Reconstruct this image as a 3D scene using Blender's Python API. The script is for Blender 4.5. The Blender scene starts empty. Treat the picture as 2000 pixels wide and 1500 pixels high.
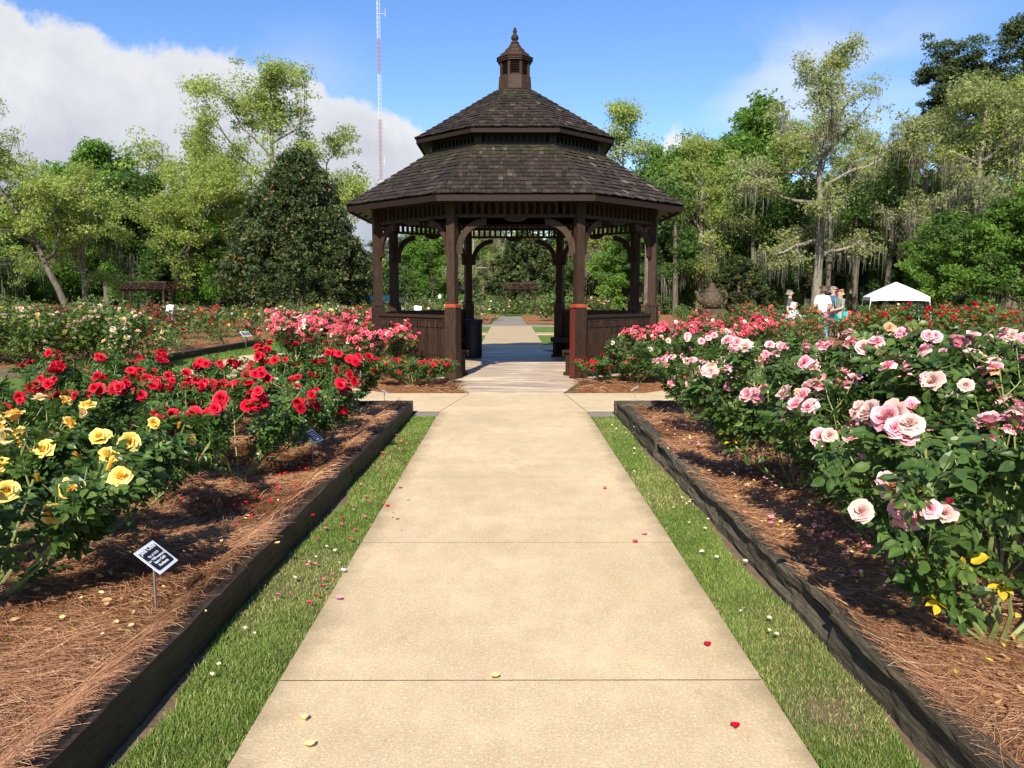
import bpy, math, random
import numpy as np
from mathutils import Vector, Matrix, Euler
rad = math.radians
S = bpy.context.scene
COL = S.collection

# ------------------------------------------------------------------ camera
FPX, PITCH, YAW, CAMH = 1560.0, rad(6.47), rad(-0.147), 1.5
cd = bpy.data.cameras.new('camera'); cam = bpy.data.objects.new('camera', cd); COL.objects.link(cam)
cam.location = (0, 0, CAMH); cam.rotation_euler = (math.pi/2 - PITCH, 0, YAW)
cd.sensor_width = 36; cd.lens = FPX/2000*36; cd.clip_start = 0.05; cd.clip_end = 3000
S.camera = cam
_R = Euler((math.pi/2 - PITCH, 0, YAW)).to_matrix()

def gp(u, v, z=0.0):
    """point at height z seen at photo pixel u,v"""
    d = _R @ Vector(((u-1000)/FPX, -(v-750)/FPX, -1))
    k = (z-CAMH)/d.z
    return (d.x*k, d.y*k, z)
def ax(u, Y):
    """x of something at distance Y that stands at photo column u"""
    return (u-996)/FPX*Y
def az(v, Y):
    return CAMH + Y*math.tan(math.atan(-(v-750)/FPX) - PITCH)

# ------------------------------------------------------------------ world, sun, exposure
SUN_EL, SUN_AZ = rad(37), rad(10)      # light travels towards +Y and a little +X
W = bpy.data.worlds.new("World"); S.world = W; W.use_nodes = True
nt = W.node_tree; N = nt.nodes; L = nt.links
for n in list(N): N.remove(n)
def nd(tree, t, **kw):
    n = tree.nodes.new(t)
    for k, v in kw.items(): setattr(n, k, v)
    return n
def mth(tree, op, a, b=None, c=None, clamp=False):
    n = tree.nodes.new('ShaderNodeMath'); n.operation = op; n.use_clamp = clamp
    for i, x in enumerate((a, b, c)):
        if x is None: continue
        if isinstance(x, (int, float)): n.inputs[i].default_value = x
        else: tree.links.new(x, n.inputs[i])
    return n.outputs[0]
def ramp(tree, fac, stops, interp='LINEAR'):
    n = tree.nodes.new('ShaderNodeValToRGB'); n.color_ramp.interpolation = interp
    e = n.color_ramp.elements
    while len(e) < len(stops): e.new(0.5)
    for i, (p, c) in enumerate(stops):
        e[i].position = p
        e[i].color = (c, c, c, 1) if isinstance(c, (int, float)) else (*c, 1)
    if fac is not None: tree.links.new(fac, n.inputs[0])
    return n.outputs[0]
def noise(tree, vec, scale, detail=4, rough=.55, dist=0):
    n = tree.nodes.new('ShaderNodeTexNoise'); n.inputs['Scale'].default_value = scale
    n.inputs['Detail'].default_value = detail; n.inputs['Roughness'].default_value = rough
    n.inputs['Distortion'].default_value = dist
    if vec is not None: tree.links.new(vec, n.inputs['Vector'])
    return n.outputs['Fac']
def mixc(tree, fac, a, b, mode='MIX'):
    n = tree.nodes.new('ShaderNodeMix'); n.data_type = 'RGBA'; n.blend_type = mode
    if isinstance(fac, (int, float)): n.inputs[0].default_value = fac
    else: tree.links.new(fac, n.inputs[0])
    for i, x in ((6, a), (7, b)):
        if isinstance(x, tuple): n.inputs[i].default_value = (*x, 1)
        else: tree.links.new(x, n.inputs[i])
    return n.outputs[2]
SKYK = 0.12
sky = nd(nt, 'ShaderNodeTexSky', sky_type='NISHITA', sun_disc=False)
sky.sun_elevation = SUN_EL; sky.sun_rotation = rad(180) + SUN_AZ; sky.air_density = 1.0; sky.dust_density = 0.35; sky.ozone_density = 2.5
tc = nd(nt, 'ShaderNodeTexCoord'); sep = nd(nt, 'ShaderNodeSeparateXYZ'); L.new(tc.outputs['Generated'], sep.inputs[0])
azi = mth(nt, 'ARCTAN2', sep.outputs[0], sep.outputs[1])
ele = mth(nt, 'ARCSINE', sep.outputs[2])
azn = mth(nt, 'MULTIPLY_ADD', azi, 1/(2*math.pi), .5)          # 0..1 round the horizon, 0.5 = north
def A(deg): return .5 + deg/360
D2 = lambda d: d/40.0
edge = ramp(nt, azn, [(0, D2(14)), (A(-60), D2(20)), (A(-34), D2(15.5)), (A(-28.5), D2(17.2)), (A(-22), D2(15.8)), (A(-13), D2(14.2)),
                      (A(-7), D2(12.2)), (A(-4), D2(9.5)), (A(2), D2(-3)), (A(7.5), D2(7)), (A(11.5), D2(11.2)), (A(14.5), D2(10.2)), (A(19), D2(0)), (A(60), D2(-3)), (1, D2(14))])
n1 = noise(nt, tc.outputs['Generated'], 6.5, 8, .58, .3)
n2 = noise(nt, tc.outputs['Generated'], 2.2, 5, .5, .2)
n3 = noise(nt, tc.outputs['Generated'], 18, 6, .6, .2)
eln = mth(nt, 'MULTIPLY', ele, 180/math.pi/40)
dd = mth(nt, 'SUBTRACT', edge, eln)
dd = mth(nt, 'ADD', dd, mth(nt, 'MULTIPLY', mth(nt, 'SUBTRACT', n1, .5), .26))
dd = mth(nt, 'ADD', dd, mth(nt, 'MULTIPLY', mth(nt, 'SUBTRACT', n3, .5), .10))
m1 = nd(nt, 'ShaderNodeMapRange', interpolation_type='SMOOTHSTEP'); L.new(dd, m1.inputs[0]); m1.inputs[1].default_value = -.004; m1.inputs[2].default_value = .028
# thin wisps
wz = ramp(nt, azn, [(A(-20), 0), (A(-14), .5), (A(-9), 0), (A(12), 0), (A(16), 1), (A(26), 1), (A(32), 0)])
we = ramp(nt, eln, [(D2(7), 0), (D2(11), 1), (D2(15), 1), (D2(18.5), 0)])
mpw = nd(nt, 'ShaderNodeMapping'); L.new(tc.outputs['Generated'], mpw.inputs[0]); mpw.inputs['Scale'].default_value = (1, 1, 1.8); mpw.inputs['Location'].default_value = (.35, .1, .2)
nw = noise(nt, mpw.outputs[0], 5.0, 6, .5, .6)
mw = nd(nt, 'ShaderNodeMapRange', interpolation_type='SMOOTHSTEP'); L.new(nw, mw.inputs[0]); mw.inputs[1].default_value = .42; mw.inputs[2].default_value = .68; mw.inputs[4].default_value = .55
wm = mth(nt, 'MULTIPLY', mth(nt, 'MULTIPLY', wz, we), mw.outputs[0])
msk = mth(nt, 'MAXIMUM', m1.outputs[0], wm)
shade = nd(nt, 'ShaderNodeMapRange'); L.new(mth(nt, 'ADD', mth(nt, 'MULTIPLY', dd, .9), mth(nt, 'ADD', mth(nt, 'MULTIPLY', n2, .55), mth(nt, 'MULTIPLY', n1, .35))), shade.inputs[0]); shade.inputs[1].default_value = .38; shade.inputs[2].default_value = .72
ccol = mixc(nt, shade.outputs[0], (.98, .99, 1.0), (.50, .545, .655))
csc = nd(nt, 'ShaderNodeVectorMath', operation='SCALE'); L.new(ccol, csc.inputs[0]); csc.inputs['Scale'].default_value = 1/SKYK*0.52
hs = nd(nt, 'ShaderNodeHueSaturation'); L.new(sky.outputs[0], hs.inputs['Color']); hs.inputs['Saturation'].default_value = 1.22; hs.inputs['Hue'].default_value = .512; hs.inputs['Value'].default_value = .84
cm = mixc(nt, msk, hs.outputs[0], csc.outputs[0])
bg = nd(nt, 'ShaderNodeBackground'); bg.inputs[1].default_value = SKYK; L.new(cm, bg.inputs[0])
wo = nd(nt, 'ShaderNodeOutputWorld'); L.new(bg.outputs[0], wo.inputs[0])
sd = bpy.data.lights.new('sun', 'SUN'); sun = bpy.data.objects.new('sun', sd); COL.objects.link(sun)
sd.energy = 4.5; sd.angle = rad(.5); sd.color = (1, .93, .82)
sun.rotation_euler = Vector((math.sin(SUN_AZ)*math.cos(SUN_EL), math.cos(SUN_AZ)*math.cos(SUN_EL), -math.sin(SUN_EL))).to_track_quat('-Z', 'Y').to_euler()
S.view_settings.view_transform = 'Standard'; S.view_settings.look = 'None'; S.view_settings.gamma = 1
S.view_settings.exposure = 0.90
S.cycles.use_denoising = True
S.cycles.max_bounces = 8; S.cycles.transparent_max_bounces = 8

# ------------------------------------------------------------------ mesh helpers
def make_mesh(name, V, F, mats, var=None, smooth=False, midx=None):
    """F: one (n,k) array or a list of such arrays"""
    if not isinstance(F, list): F = [F]
    F = [np.asarray(f, dtype=np.int32) for f in F if len(f)]
    me = bpy.data.meshes.new(name)
    V = np.asarray(V, dtype=np.float32)
    me.vertices.add(len(V)); me.vertices.foreach_set('co', V.ravel())
    nl = sum(f.size for f in F); npoly = sum(len(f) for f in F)
    me.loops.add(nl); me.polygons.add(npoly)
    me.loops.foreach_set('vertex_index', np.concatenate([f.ravel() for f in F]))
    tot = np.concatenate([np.full(len(f), f.shape[1], dtype=np.int32) for f in F])
    st = np.concatenate([[0], np.cumsum(tot)[:-1]]).astype(np.int32)
    me.polygons.foreach_set('loop_start', st)
    for m in (mats if isinstance(mats, (list, tuple)) else [mats]): me.materials.append(m)
    if midx is not None: me.polygons.foreach_set('material_index', np.asarray(midx, dtype=np.int32))
    me.update(calc_edges=True)
    if var is not None:
        a = me.color_attributes.new('var', 'FLOAT_COLOR', 'POINT')
        c = np.ones((len(V), 4), dtype=np.float32); c[:, :var.shape[1]] = var
        a.data.foreach_set('color', c.ravel())
    me.polygons.foreach_set('use_smooth', np.full(npoly, bool(smooth)))
    me.validate()
    return me
def put(name, me, parent=None, loc=(0, 0, 0), rot=(0, 0, 0), scale=1.0, **tags):
    o = bpy.data.objects.new(name, me); COL.objects.link(o)
    o.location = loc; o.rotation_euler = rot
    o.scale = (scale,)*3 if isinstance(scale, (int, float)) else scale
    if parent is not None: o.parent = parent
    for k, v in tags.items():
        if v is not None: o[k] = v
    return o
def thing(name, label, category, loc=(0, 0, 0), rz=0.0, group=None, scale=1.0):
    return put(name, None, None, loc, (0, 0, rz), scale, label=label, category=category, group=group)

class MB:
    """collects boxes, tubes and prisms into one mesh"""
    def __init__(s): s.V = []; s.Q = []; s.T = []; s.n = 0; s.c = []; s.NG = []
    def add(s, V, Q=None, T=None, c=None):
        V = np.asarray(V, float)
        if Q is not None and len(Q): s.Q.append(np.asarray(Q)+s.n)
        if T is not None and len(T): s.T.append(np.asarray(T)+s.n)
        s.V.append(V); s.n += len(V)
        s.c.append(np.tile(np.asarray(c if c is not None else (random.random(), random.random(), random.random()), float), (len(V), 1)))
    def box(s, c, size, M=None, taper=1.0, col=None):
        x, y, z = [a/2 for a in size]
        P = np.array([(-x, -y, -z), (x, -y, -z), (x, y, -z), (-x, y, -z), (-x*taper, -y*taper, z), (x*taper, -y*taper, z), (x*taper, y*taper, z), (-x*taper, y*taper, z)])
        if M is not None: P = P @ np.array(M.to_3x3() if len(M) == 4 else M).T
        s.add(P+np.array(c), [(0, 3, 2, 1), (4, 5, 6, 7), (0, 1, 5, 4), (1, 2, 6, 5), (2, 3, 7, 6), (3, 0, 4, 7)], c=col)
    def beam(s, a, b, w, h, col=None, up=(0, 0, 1)):
        a = Vector(a); b = Vector(b); d = (b-a); Ln = d.length; d.normalize()
        u = Vector(up)
        if abs(d.dot(u)) > .95: u = Vector((1, 0, 0))
        x = d.cross(u).normalized(); z = x.cross(d)
        M = Matrix((x, d, z)).transposed()
        s.box((a+b)/2, (w, Ln, h), M, col=col)
    def tube(s, pts, r, n=8, cap=True, col=None):
        pts = np.asarray(pts, float); k = len(pts); r = np.broadcast_to(np.asarray(r, float), (k,))
        t = np.gradient(pts, axis=0); t /= np.linalg.norm(t, axis=1)[:, None]+1e-9
        ref = np.array((0, 0, 1.)) if abs(t[:, 2]).mean() < .8 else np.array((1., 0, 0))
        x = np.cross(t, ref); x /= np.linalg.norm(x, axis=1)[:, None]+1e-9
        y = np.cross(t, x)
        a = np.arange(n)*2*math.pi/n
        V = pts[:, None]+r[:, None, None]*(np.cos(a)[None, :, None]*x[:, None]+np.sin(a)[None, :, None]*y[:, None])
        V = V.reshape(-1, 3)
        i = np.arange(k-1)[:, None]*n; j = np.arange(n)[None]; j2 = (j+1) % n
        Q = np.stack([i+j, i+j2, i+n+j2, i+n+j], -1).reshape(-1, 4)
        T = None
        if cap:
            V = np.vstack([V, pts[:1], pts[-1:]]); b = k*n
            T = [(b, (q+1) % n, q) for q in range(n)]+[(b+1, (k-1)*n+q, (k-1)*n+(q+1) % n) for q in range(n)]
        s.add(V, Q, T, c=col)
    def lathe(s, prof, n=8, c=(0, 0, 0), rot=0.0, col=None):
        prof = np.asarray(prof, float); k = len(prof)
        a = np.arange(n)*2*math.pi/n+rot
        V = np.zeros((k, n, 3)); V[..., 0] = prof[:, :1]*np.cos(a); V[..., 1] = prof[:, :1]*np.sin(a); V[..., 2] = prof[:, 1:2]
        i = np.arange(k-1)[:, None]*n; j = np.arange(n)[None]; j2 = (j+1) % n
        Q = np.stack([i+j, i+j2, i+n+j2, i+n+j], -1).reshape(-1, 4)
        s.add(V.reshape(-1, 3)+np.array(c), Q, c=col)
    def prism(s, poly, depth, M, col=None):
        """poly: 2D outline (convex pieces are not needed: fan from centroid), extruded along local y"""
        poly = np.asarray(poly, float); n = len(poly)
        f = np.stack([poly[:, 0], np.full(n, -depth/2), poly[:, 1]], 1); b = f.copy(); b[:, 1] = depth/2
        V = np.vstack([f, b]); V = V @ np.array(M.to_3x3()).T + np.array(M.translation)
        j = np.arange(n); j2 = (j+1) % n
        Q = np.stack([j, j+n, j2+n, j2], 1)
        s.NG.append((s.n, n))
        s.add(V, Q, c=col)
    def build(s, name, mats, parent=None, smooth=False, **kw):
        V = np.vstack(s.V); F = []
        if s.Q: F.append(np.vstack(s.Q))
        if s.T: F.append(np.vstack(s.T))
        for st, n in s.NG:
            F.append(np.arange(st, st+n)[None]); F.append(np.arange(st+2*n-1, st+n-1, -1)[None])
        me = make_mesh(name, V, F, mats, np.vstack(s.c), smooth)
        return put(name, me, parent, **kw)

def nrm(a): return a/(np.linalg.norm(a, axis=-1, keepdims=True)+1e-9)
def frames(d, n):
    """rotation matrices whose columns are side, d, normal"""
    d = nrm(d); x = nrm(np.cross(d, n)); z = np.cross(x, d)
    return np.stack([x, d, z], -1)
def scatter(tv, tf, R, Sc, T, var=None):
    """copies of a small template as one vertex/face array"""
    n = len(T); m = len(tv)
    if np.ndim(Sc) == 1: P = tv[None]*Sc[:, None, None]
    else: P = tv[None]*Sc[:, None, :]
    V = np.einsum('nij,nmj->nmi', R, P)+T[:, None]
    F = (tf[None]+(np.arange(n)*m)[:, None, None]).reshape(-1, tf.shape[1])
    c = None if var is None else np.repeat(var, m, axis=0)
    return V.reshape(-1, 3), F, c

LEAF_V = np.array([(0, 0, 0), (0, .33, -.05), (0, .68, -.05), (0, 1, -.14), (-.17, .10, .02), (-.31, .36, .05), (-.24, .68, .02), (.17, .10, .02), (.31, .36, .05), (.24, .68, .02)])
LEAF_F = np.array([(0, 1, 4), (4, 1, 5), (5, 1, 2), (5, 2, 6), (6, 2, 3), (0, 7, 1), (7, 8, 1), (8, 2, 1), (8, 9, 2), (9, 3, 2)])
DIA_V = np.array([(0, 0, 0), (-.30, .45, .06), (0, 1, -.08), (.30, .45, .06)])
DIA_F = np.array([(0, 3, 2, 1)])
SPRIG_V = np.vstack([DIA_V, DIA_V*.85 @ np.array([[0.3, -.95, 0], [.95, .3, 0], [0, 0, 1]]), DIA_V*.85 @ np.array([[0.3, .95, 0], [-.95, .3, 0], [0, 0, 1]])])
SPRIG_F = np.vstack([DIA_F, DIA_F+4, DIA_F+8])

# ------------------------------------------------------------------ materials
def newmat(name):
    m = bpy.data.materials.new(name); m.use_nodes = True; t = m.node_tree
    b = t.nodes['Principled BSDF']; o = t.nodes['Material Output']
    return m, t, b, o
def objco(t, scale=None):
    c = t.nodes.new('ShaderNodeTexCoord'); s = c.outputs['Object']
    if scale:
        mp = t.nodes.new('ShaderNodeMapping'); t.links.new(s, mp.inputs[0]); mp.inputs['Scale'].default_value = scale; s = mp.outputs[0]
    return s
def geoco(t, scale=None):
    c = t.nodes.new('ShaderNodeNewGeometry'); s = c.outputs['Position']
    if scale:
        mp = t.nodes.new('ShaderNodeMapping'); t.links.new(s, mp.inputs[0]); mp.inputs['Scale'].default_value = scale; s = mp.outputs[0]
    return s
def bump(t, b, h, strength, dist):
    n = t.nodes.new('ShaderNodeBump'); n.inputs['Strength'].default_value = strength; n.inputs['Distance'].default_value = dist
    t.links.new(h, n.inputs['Height']); t.links.new(n.outputs[0], b.inputs['Normal'])
def vattr(t):
    a = t.nodes.new('ShaderNodeAttribute'); a.attribute_name = 'var'
    s = t.nodes.new('ShaderNodeSeparateColor'); t.links.new(a.outputs['Color'], s.inputs[0])
    return s.outputs
def leafmat(name, dark, mid, light, rough=.45, trans=.35, spec=.5, autumn=None, p=.03):
    m, t, b, o = newmat(name); v = vattr(t)
    c = ramp(t, v[0], [(0, dark), (.5, mid), (1, light)])
    if autumn: c = mixc(t, mth(t, 'LESS_THAN', v[1], p), c, autumn)
    t.links.new(c, b.inputs['Base Color']); b.inputs['Roughness'].default_value = rough; b.inputs['Specular IOR Level'].default_value = spec
    tr = t.nodes.new('ShaderNodeBsdfTranslucent'); tcx = mixc(t, .5, c, (.9, 1.0, .45), 'MULTIPLY')
    g = t.nodes.new('ShaderNodeVectorMath'); g.operation = 'SCALE'; g.inputs['Scale'].default_value = 1.5; t.links.new(tcx, g.inputs[0]); t.links.new(g.outputs[0], tr.inputs[0])
    mx = t.nodes.new('ShaderNodeMixShader'); mx.inputs[0].default_value = trans
    t.links.new(b.outputs[0], mx.inputs[1]); t.links.new(tr.outputs[0], mx.inputs[2]); t.links.new(mx.outputs[0], o.inputs[0])
    return m
def petalmat(name, heart, body, edge, faded=None, pf=.2):
    m, t, b, o = newmat(name); v = vattr(t)   # r: base->edge, g: random per petal, b: inner->outer petal
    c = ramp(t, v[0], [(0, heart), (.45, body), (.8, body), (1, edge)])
    if faded:
        oi = t.nodes.new('ShaderNodeObjectInfo')
        k = mth(t, 'MULTIPLY', mth(t, 'MULTIPLY', v[2], v[1]), .6, clamp=True)
        k = mth(t, 'ADD', k, mth(t, 'MULTIPLY', mth(t, 'LESS_THAN', oi.outputs['Random'], pf), .7), clamp=True)
        c = mixc(t, k, c, faded)
    oi2 = t.nodes.new('ShaderNodeObjectInfo'); h = t.nodes.new('ShaderNodeHueSaturation')
    t.links.new(mth(t, 'MULTIPLY_ADD', oi2.outputs['Random'], .35, .8), h.inputs['Value']); t.links.new(c, h.inputs['Color']); c = h.outputs[0]
    t.links.new(c, b.inputs['Base Color']); b.inputs['Roughness'].default_value = .55; b.inputs['Specular IOR Level'].default_value = .25
    tr = t.nodes.new('ShaderNodeBsdfTranslucent'); t.links.new(c, tr.inputs[0])
    mx = t.nodes.new('ShaderNodeMixShader'); mx.inputs[0].default_value = .28
    t.links.new(b.outputs[0], mx.inputs[1]); t.links.new(tr.outputs[0], mx.inputs[2]); t.links.new(mx.outputs[0], o.inputs[0])
    return m
def plain(name, col, rough=.6, var=.15, nscale=8.0, metal=0.0, bumpk=0.0, spec=.5):
    m, t, b, o = newmat(name)
    n = noise(t, geoco(t), nscale, 5)
    c = mixc(t, n, tuple(x*(1-var) for x in col), tuple(min(1, x*(1+var)) for x in col))
    t.links.new(c, b.inputs['Base Color']); b.inputs['Roughness'].default_value = rough; b.inputs['Metallic'].default_value = metal
    b.inputs['Specular IOR Level'].default_value = spec
    if bumpk: bump(t, b, n, bumpk, .01)
    return m
def woodmat(name, c1, c2, gscale=(30, 30, 3), rough=.6, streak=.5, boardvar=.5, bk=.4, spec=.4, weather=None):
    m, t, b, o = newmat(name); v = vattr(t); g = geoco(t, gscale)
    n = noise(t, g, 2.0, 7, .65, .4)
    c = ramp(t, n, [(.3, c1), (.7, c2)])
    k = mth(t, 'MULTIPLY_ADD', v[0], boardvar, 1-boardvar*.5)
    s = t.nodes.new('ShaderNodeVectorMath'); s.operation = 'SCALE'; t.links.new(c, s.inputs[0]); t.links.new(k, s.inputs['Scale']); c = s.outputs[0]
    if weather:
        w = noise(t, geoco(t), 1.3, 5, .6)
        c = mixc(t, ramp(t, w, [(.46, 0.0), (.9, .6)]), c, weather)
    t.links.new(c, b.inputs['Base Color']); b.inputs['Roughness'].default_value = rough; b.inputs['Specular IOR Level'].default_value = spec
    bump(t, b, n, bk, .008)
    return m
M = {}
M['rose_leaf'] = leafmat('rose_leaf', (.026, .056, .012), (.064, .125, .024), (.16, .235, .045), .38, .28, .35, (.55, .42, .03), .012)
M['rose_leaf_blue'] = leafmat('rose_leaf_blue', (.028, .060, .015), (.068, .128, .028), (.16, .235, .055), .40, .30, .3, (.62, .46, .03), .06)
M['rose_leaf_far'] = leafmat('rose_leaf_far', (.04, .075, .018), (.085, .15, .032), (.15, .24, .055), .5, .3, .4, (.25, .10, .05), .12)
M['rose_leaf_bronze'] = leafmat('rose_leaf_bronze', (.05, .03, .018), (.09, .06, .03), (.12, .14, .04), .5, .3, .4, (.2, .05, .03), .2)
M['cane'] = plain('cane', (.17, .20, .06), .6, .5, 20)
M['cane_old'] = plain('cane_old', (.13, .10, .06), .8, .4, 20)
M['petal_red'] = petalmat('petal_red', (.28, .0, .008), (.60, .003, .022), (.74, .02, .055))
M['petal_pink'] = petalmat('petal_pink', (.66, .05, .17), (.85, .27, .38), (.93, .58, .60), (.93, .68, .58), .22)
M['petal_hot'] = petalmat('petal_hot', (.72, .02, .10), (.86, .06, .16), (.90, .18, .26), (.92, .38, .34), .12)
M['petal_yellow'] = petalmat('petal_yellow', (.85, .34, .01), (.93, .58, .05), (.95, .74, .20), (.95, .80, .38), .15)
M['petal_cream'] = petalmat('petal_cream', (.80, .40, .08), (.88, .62, .24), (.93, .80, .48), (.92, .82, .58), .3)
M['petal_coral'] = petalmat('petal_coral', (.72, .03, .03), (.85, .09, .07), (.90, .28, .22), (.9, .45, .3), .2)
M['petal_wine'] = petalmat('petal_wine', (.22, .0, .012), (.48, .005, .03), (.60, .03, .07))
M['petal_peach'] = petalmat('petal_peach', (.85, .30, .18), (.90, .55, .38), (.92, .72, .6), (.92, .85, .75), .4)
M['petal_white'] = petalmat('petal_white', (.8, .75, .5), (.86, .84, .74), (.9, .9, .85))
M['petal_spent'] = petalmat('petal_spent', (.34, .15, .05), (.60, .32, .15), (.78, .52, .34))
M['hip'] = plain('hip', (.07, .14, .03), .5, .3, 30)

# concrete, aggregate flecks
def concretemat(name, base, dark, light, big=.35, spk=1.0, rough=.85, edges=False):
    m, t, b, o = newmat(name); g = geoco(t)
    n1 = noise(t, g, .9, 6, .6); n2 = noise(t, geoco(t, (1, .6, 1)), 6, 8, .75); n3 = noise(t, g, 120, 4, .8); n4 = noise(t, g, 75, 3, .75)
    c = mixc(t, ramp(t, n1, [(.32, 0.0), (.7, 1.0)]), tuple(x*(1-big*.55) for x in base), tuple(min(1, x*(1+big*.35)) for x in base))
    c = mixc(t, mth(t, 'MULTIPLY', ramp(t, n2, [(.35, 1.0), (.62, 0.0)]), .6), c, (base[0]*.72, base[1]*.69, base[2]*.62))
    c = mixc(t, mth(t, 'MULTIPLY', ramp(t, n3, [(.37, 1.0), (.46, 0.0)]), .75*spk), c, dark)
    c = mixc(t, mth(t, 'MULTIPLY', ramp(t, n4, [(.55, 0.0), (.66, 1.0)]), .65*spk), c, light)
    if edges:        # soil and lichen worked in from the turf on both sides, and a few old stains
        sx_ = t.nodes.new('ShaderNodeSeparateXYZ'); t.links.new(geoco(t), sx_.inputs[0])
        e_ = mth(t, 'SUBTRACT', mth(t, 'ABSOLUTE', mth(t, 'SUBTRACT', sx_.outputs[0], .0425)), .80); e_ = mth(t, 'ADD', e_, mth(t, 'MULTIPLY', mth(t, 'SUBTRACT', noise(t, geoco(t, (1, 1, 1)), 3.2, 7, .7), .5), .34))
        c = mixc(t, ramp(t, e_, [(.02, 0.0), (.17, .62)]), c, (.20, .145, .08))
        st_ = ramp(t, noise(t, geoco(t, (1, .7, 1)), 1.7, 8, .72, .6), [(.60, 0.0), (.72, .38)]); c = mixc(t, st_, c, (.25, .18, .10))
    t.links.new(c, b.inputs['Base Color']); b.inputs['Roughness'].default_value = rough; b.inputs['Specular IOR Level'].default_value = .3
    bump(t, b, mth(t, 'ADD', n3, n4), .35, .004)
    return m
M['concrete'] = concretemat('concrete', (.62, .48, .285), (.20, .13, .065), (.76, .66, .48))
M['concrete_path'] = concretemat('concrete_path', (.62, .48, .285), (.22, .14, .07), (.82, .71, .50), edges=True)
M['concrete_far'] = concretemat('concrete_far', (.46, .35, .21), (.3, .2, .12), (.56, .46, .30), .25, .4)
M['stamped'] = concretemat('stamped', (.44, .32, .23), (.28, .19, .14), (.6, .5, .34), .5, .4, .55)
_t = M['stamped'].node_tree; _b = _t.nodes['Principled BSDF']; _c = _b.inputs['Base Color'].links[0].from_socket
_w = noise(_t, geoco(_t, (.6, 2.6, 1)), 1.5, 8, .7, .5); _t.links.new(mixc(_t, ramp(_t, _w, [(.46, 0.0), (.60, .85)]), _c, (.70, .60, .40)), _b.inputs['Base Color'])
M['old_paving'] = concretemat('old_paving', (.25, .22, .18), (.15, .13, .1), (.3, .27, .22), .3, .4)
M['joint'] = plain('joint', (.05, .036, .02), .95, .4, 30)
def lawnmat():
    m, t, b, o = newmat('lawn'); g = geoco(t)
    n1 = noise(t, g, .35, 5); n2 = noise(t, g, 9, 6, .7); n3 = noise(t, g, 90, 3, .7)
    c = mixc(t, n1, (.11, .19, .03), (.19, .26, .05))
    c = mixc(t, mth(t, 'MULTIPLY', ramp(t, n2, [(.4, 1.0), (.62, 0.0)]), .5), c, (.05, .09, .02))
    c = mixc(t, mth(t, 'MULTIPLY', ramp(t, n3, [(.5, 0.0), (.7, 1.0)]), .5), c, (.20, .26, .07))
    t.links.new(c, b.inputs['Base Color']); b.inputs['Roughness'].default_value = .9; b.inputs['Specular IOR Level'].default_value = .2
    bump(t, b, mth(t, 'ADD', n2, n3), .8, .03)
    return m
M['lawn'] = lawnmat()
M['soil'] = plain('soil', (.14, .095, .05), .95, .6, 14, bumpk=.8)
def strawmat():
    m, t, b, o = newmat('pine_straw_ground'); g = geoco(t)
    n1 = noise(t, g, 1.1, 5); n2 = noise(t, geoco(t, (60, 9, 20)), 1.5, 5, .7, 1.5); n3 = noise(t, geoco(t, (9, 60, 20)), 1.5, 5, .7, 1.5)
    k = mth(t, 'MAXIMUM', n2, n3)
    c = ramp(t, k, [(.42, (.09, .036, .014)), (.55, (.30, .13, .050)), (.68, (.48, .25, .11))])
    c = mixc(t, mth(t, 'MULTIPLY', ramp(t, n1, [(.35, 0.0), (.7, 1.0)]), .45), c, (.26, .12, .055))
    t.links.new(c, b.inputs['Base Color']); b.inputs['Roughness'].default_value = .85; b.inputs['Specular IOR Level'].default_value = .2
    bump(t, b, k, 1.0, .02)
    return m
M['straw_ground'] = strawmat()
def needlemat():
    m, t, b, o = newmat('pine_needle'); v = vattr(t)
    c = ramp(t, v[0], [(0, (.045, .018, .010)), (.35, (.20, .086, .038)), (.75, (.43, .215, .100)), (1, (.68, .47, .27))])
    t.links.new(c, b.inputs['Base Color']); b.inputs['Roughness'].default_value = .55
    return m
M['needle'] = needlemat()
def grassmat():
    m, t, b, o = newmat('grass_blade'); v = vattr(t)
    c = ramp(t, v[0], [(0, (.07, .14, .018)), (.5, (.18, .275, .045)), (.9, (.33, .41, .11)), (1, (.48, .43, .17))])
    t.links.new(c, b.inputs['Base Color']); b.inputs['Roughness'].default_value = .5; b.inputs['Specular IOR Level'].default_value = .3
    tr = t.nodes.new('ShaderNodeBsdfTranslucent'); t.links.new(c, tr.inputs[0])
    mx = t.nodes.new('ShaderNodeMixShader'); mx.inputs[0].default_value = .35
    t.links.new(b.outputs[0], mx.inputs[1]); t.links.new(tr.outputs[0], mx.inputs[2]); t.links.new(mx.outputs[0], o.inputs[0])
    return m
M['grass'] = grassmat()
M['timber_dark'] = woodmat('timber_dark', (.010, .007, .005), (.065, .045, .030), (26, 2.2, 26), .6, spec=.2, weather=(.085, .062, .040))
M['timber_grey'] = woodmat('timber_grey', (.012, .009, .006), (.165, .14, .095), (55, 1.6, 70), .85, bk=1.0, spec=.15, weather=(.07, .06, .038))
M['gz_wood'] = woodmat('gz_wood', (.016, .0085, .005), (.052, .029, .017), (18, 18, 2.5), .6, boardvar=.5, bk=.4, spec=.2)
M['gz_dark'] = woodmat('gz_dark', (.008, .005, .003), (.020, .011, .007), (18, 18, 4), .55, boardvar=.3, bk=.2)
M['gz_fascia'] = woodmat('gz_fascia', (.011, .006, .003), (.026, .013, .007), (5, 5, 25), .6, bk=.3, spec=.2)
M['gz_orange'] = plain('gz_orange', (.27, .045, .014), .5, .2, 20)
M['gz_red'] = woodmat('gz_red', (.085, .012, .006), (.15, .025, .012), (20, 20, 2), .5, bk=.2)
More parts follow.
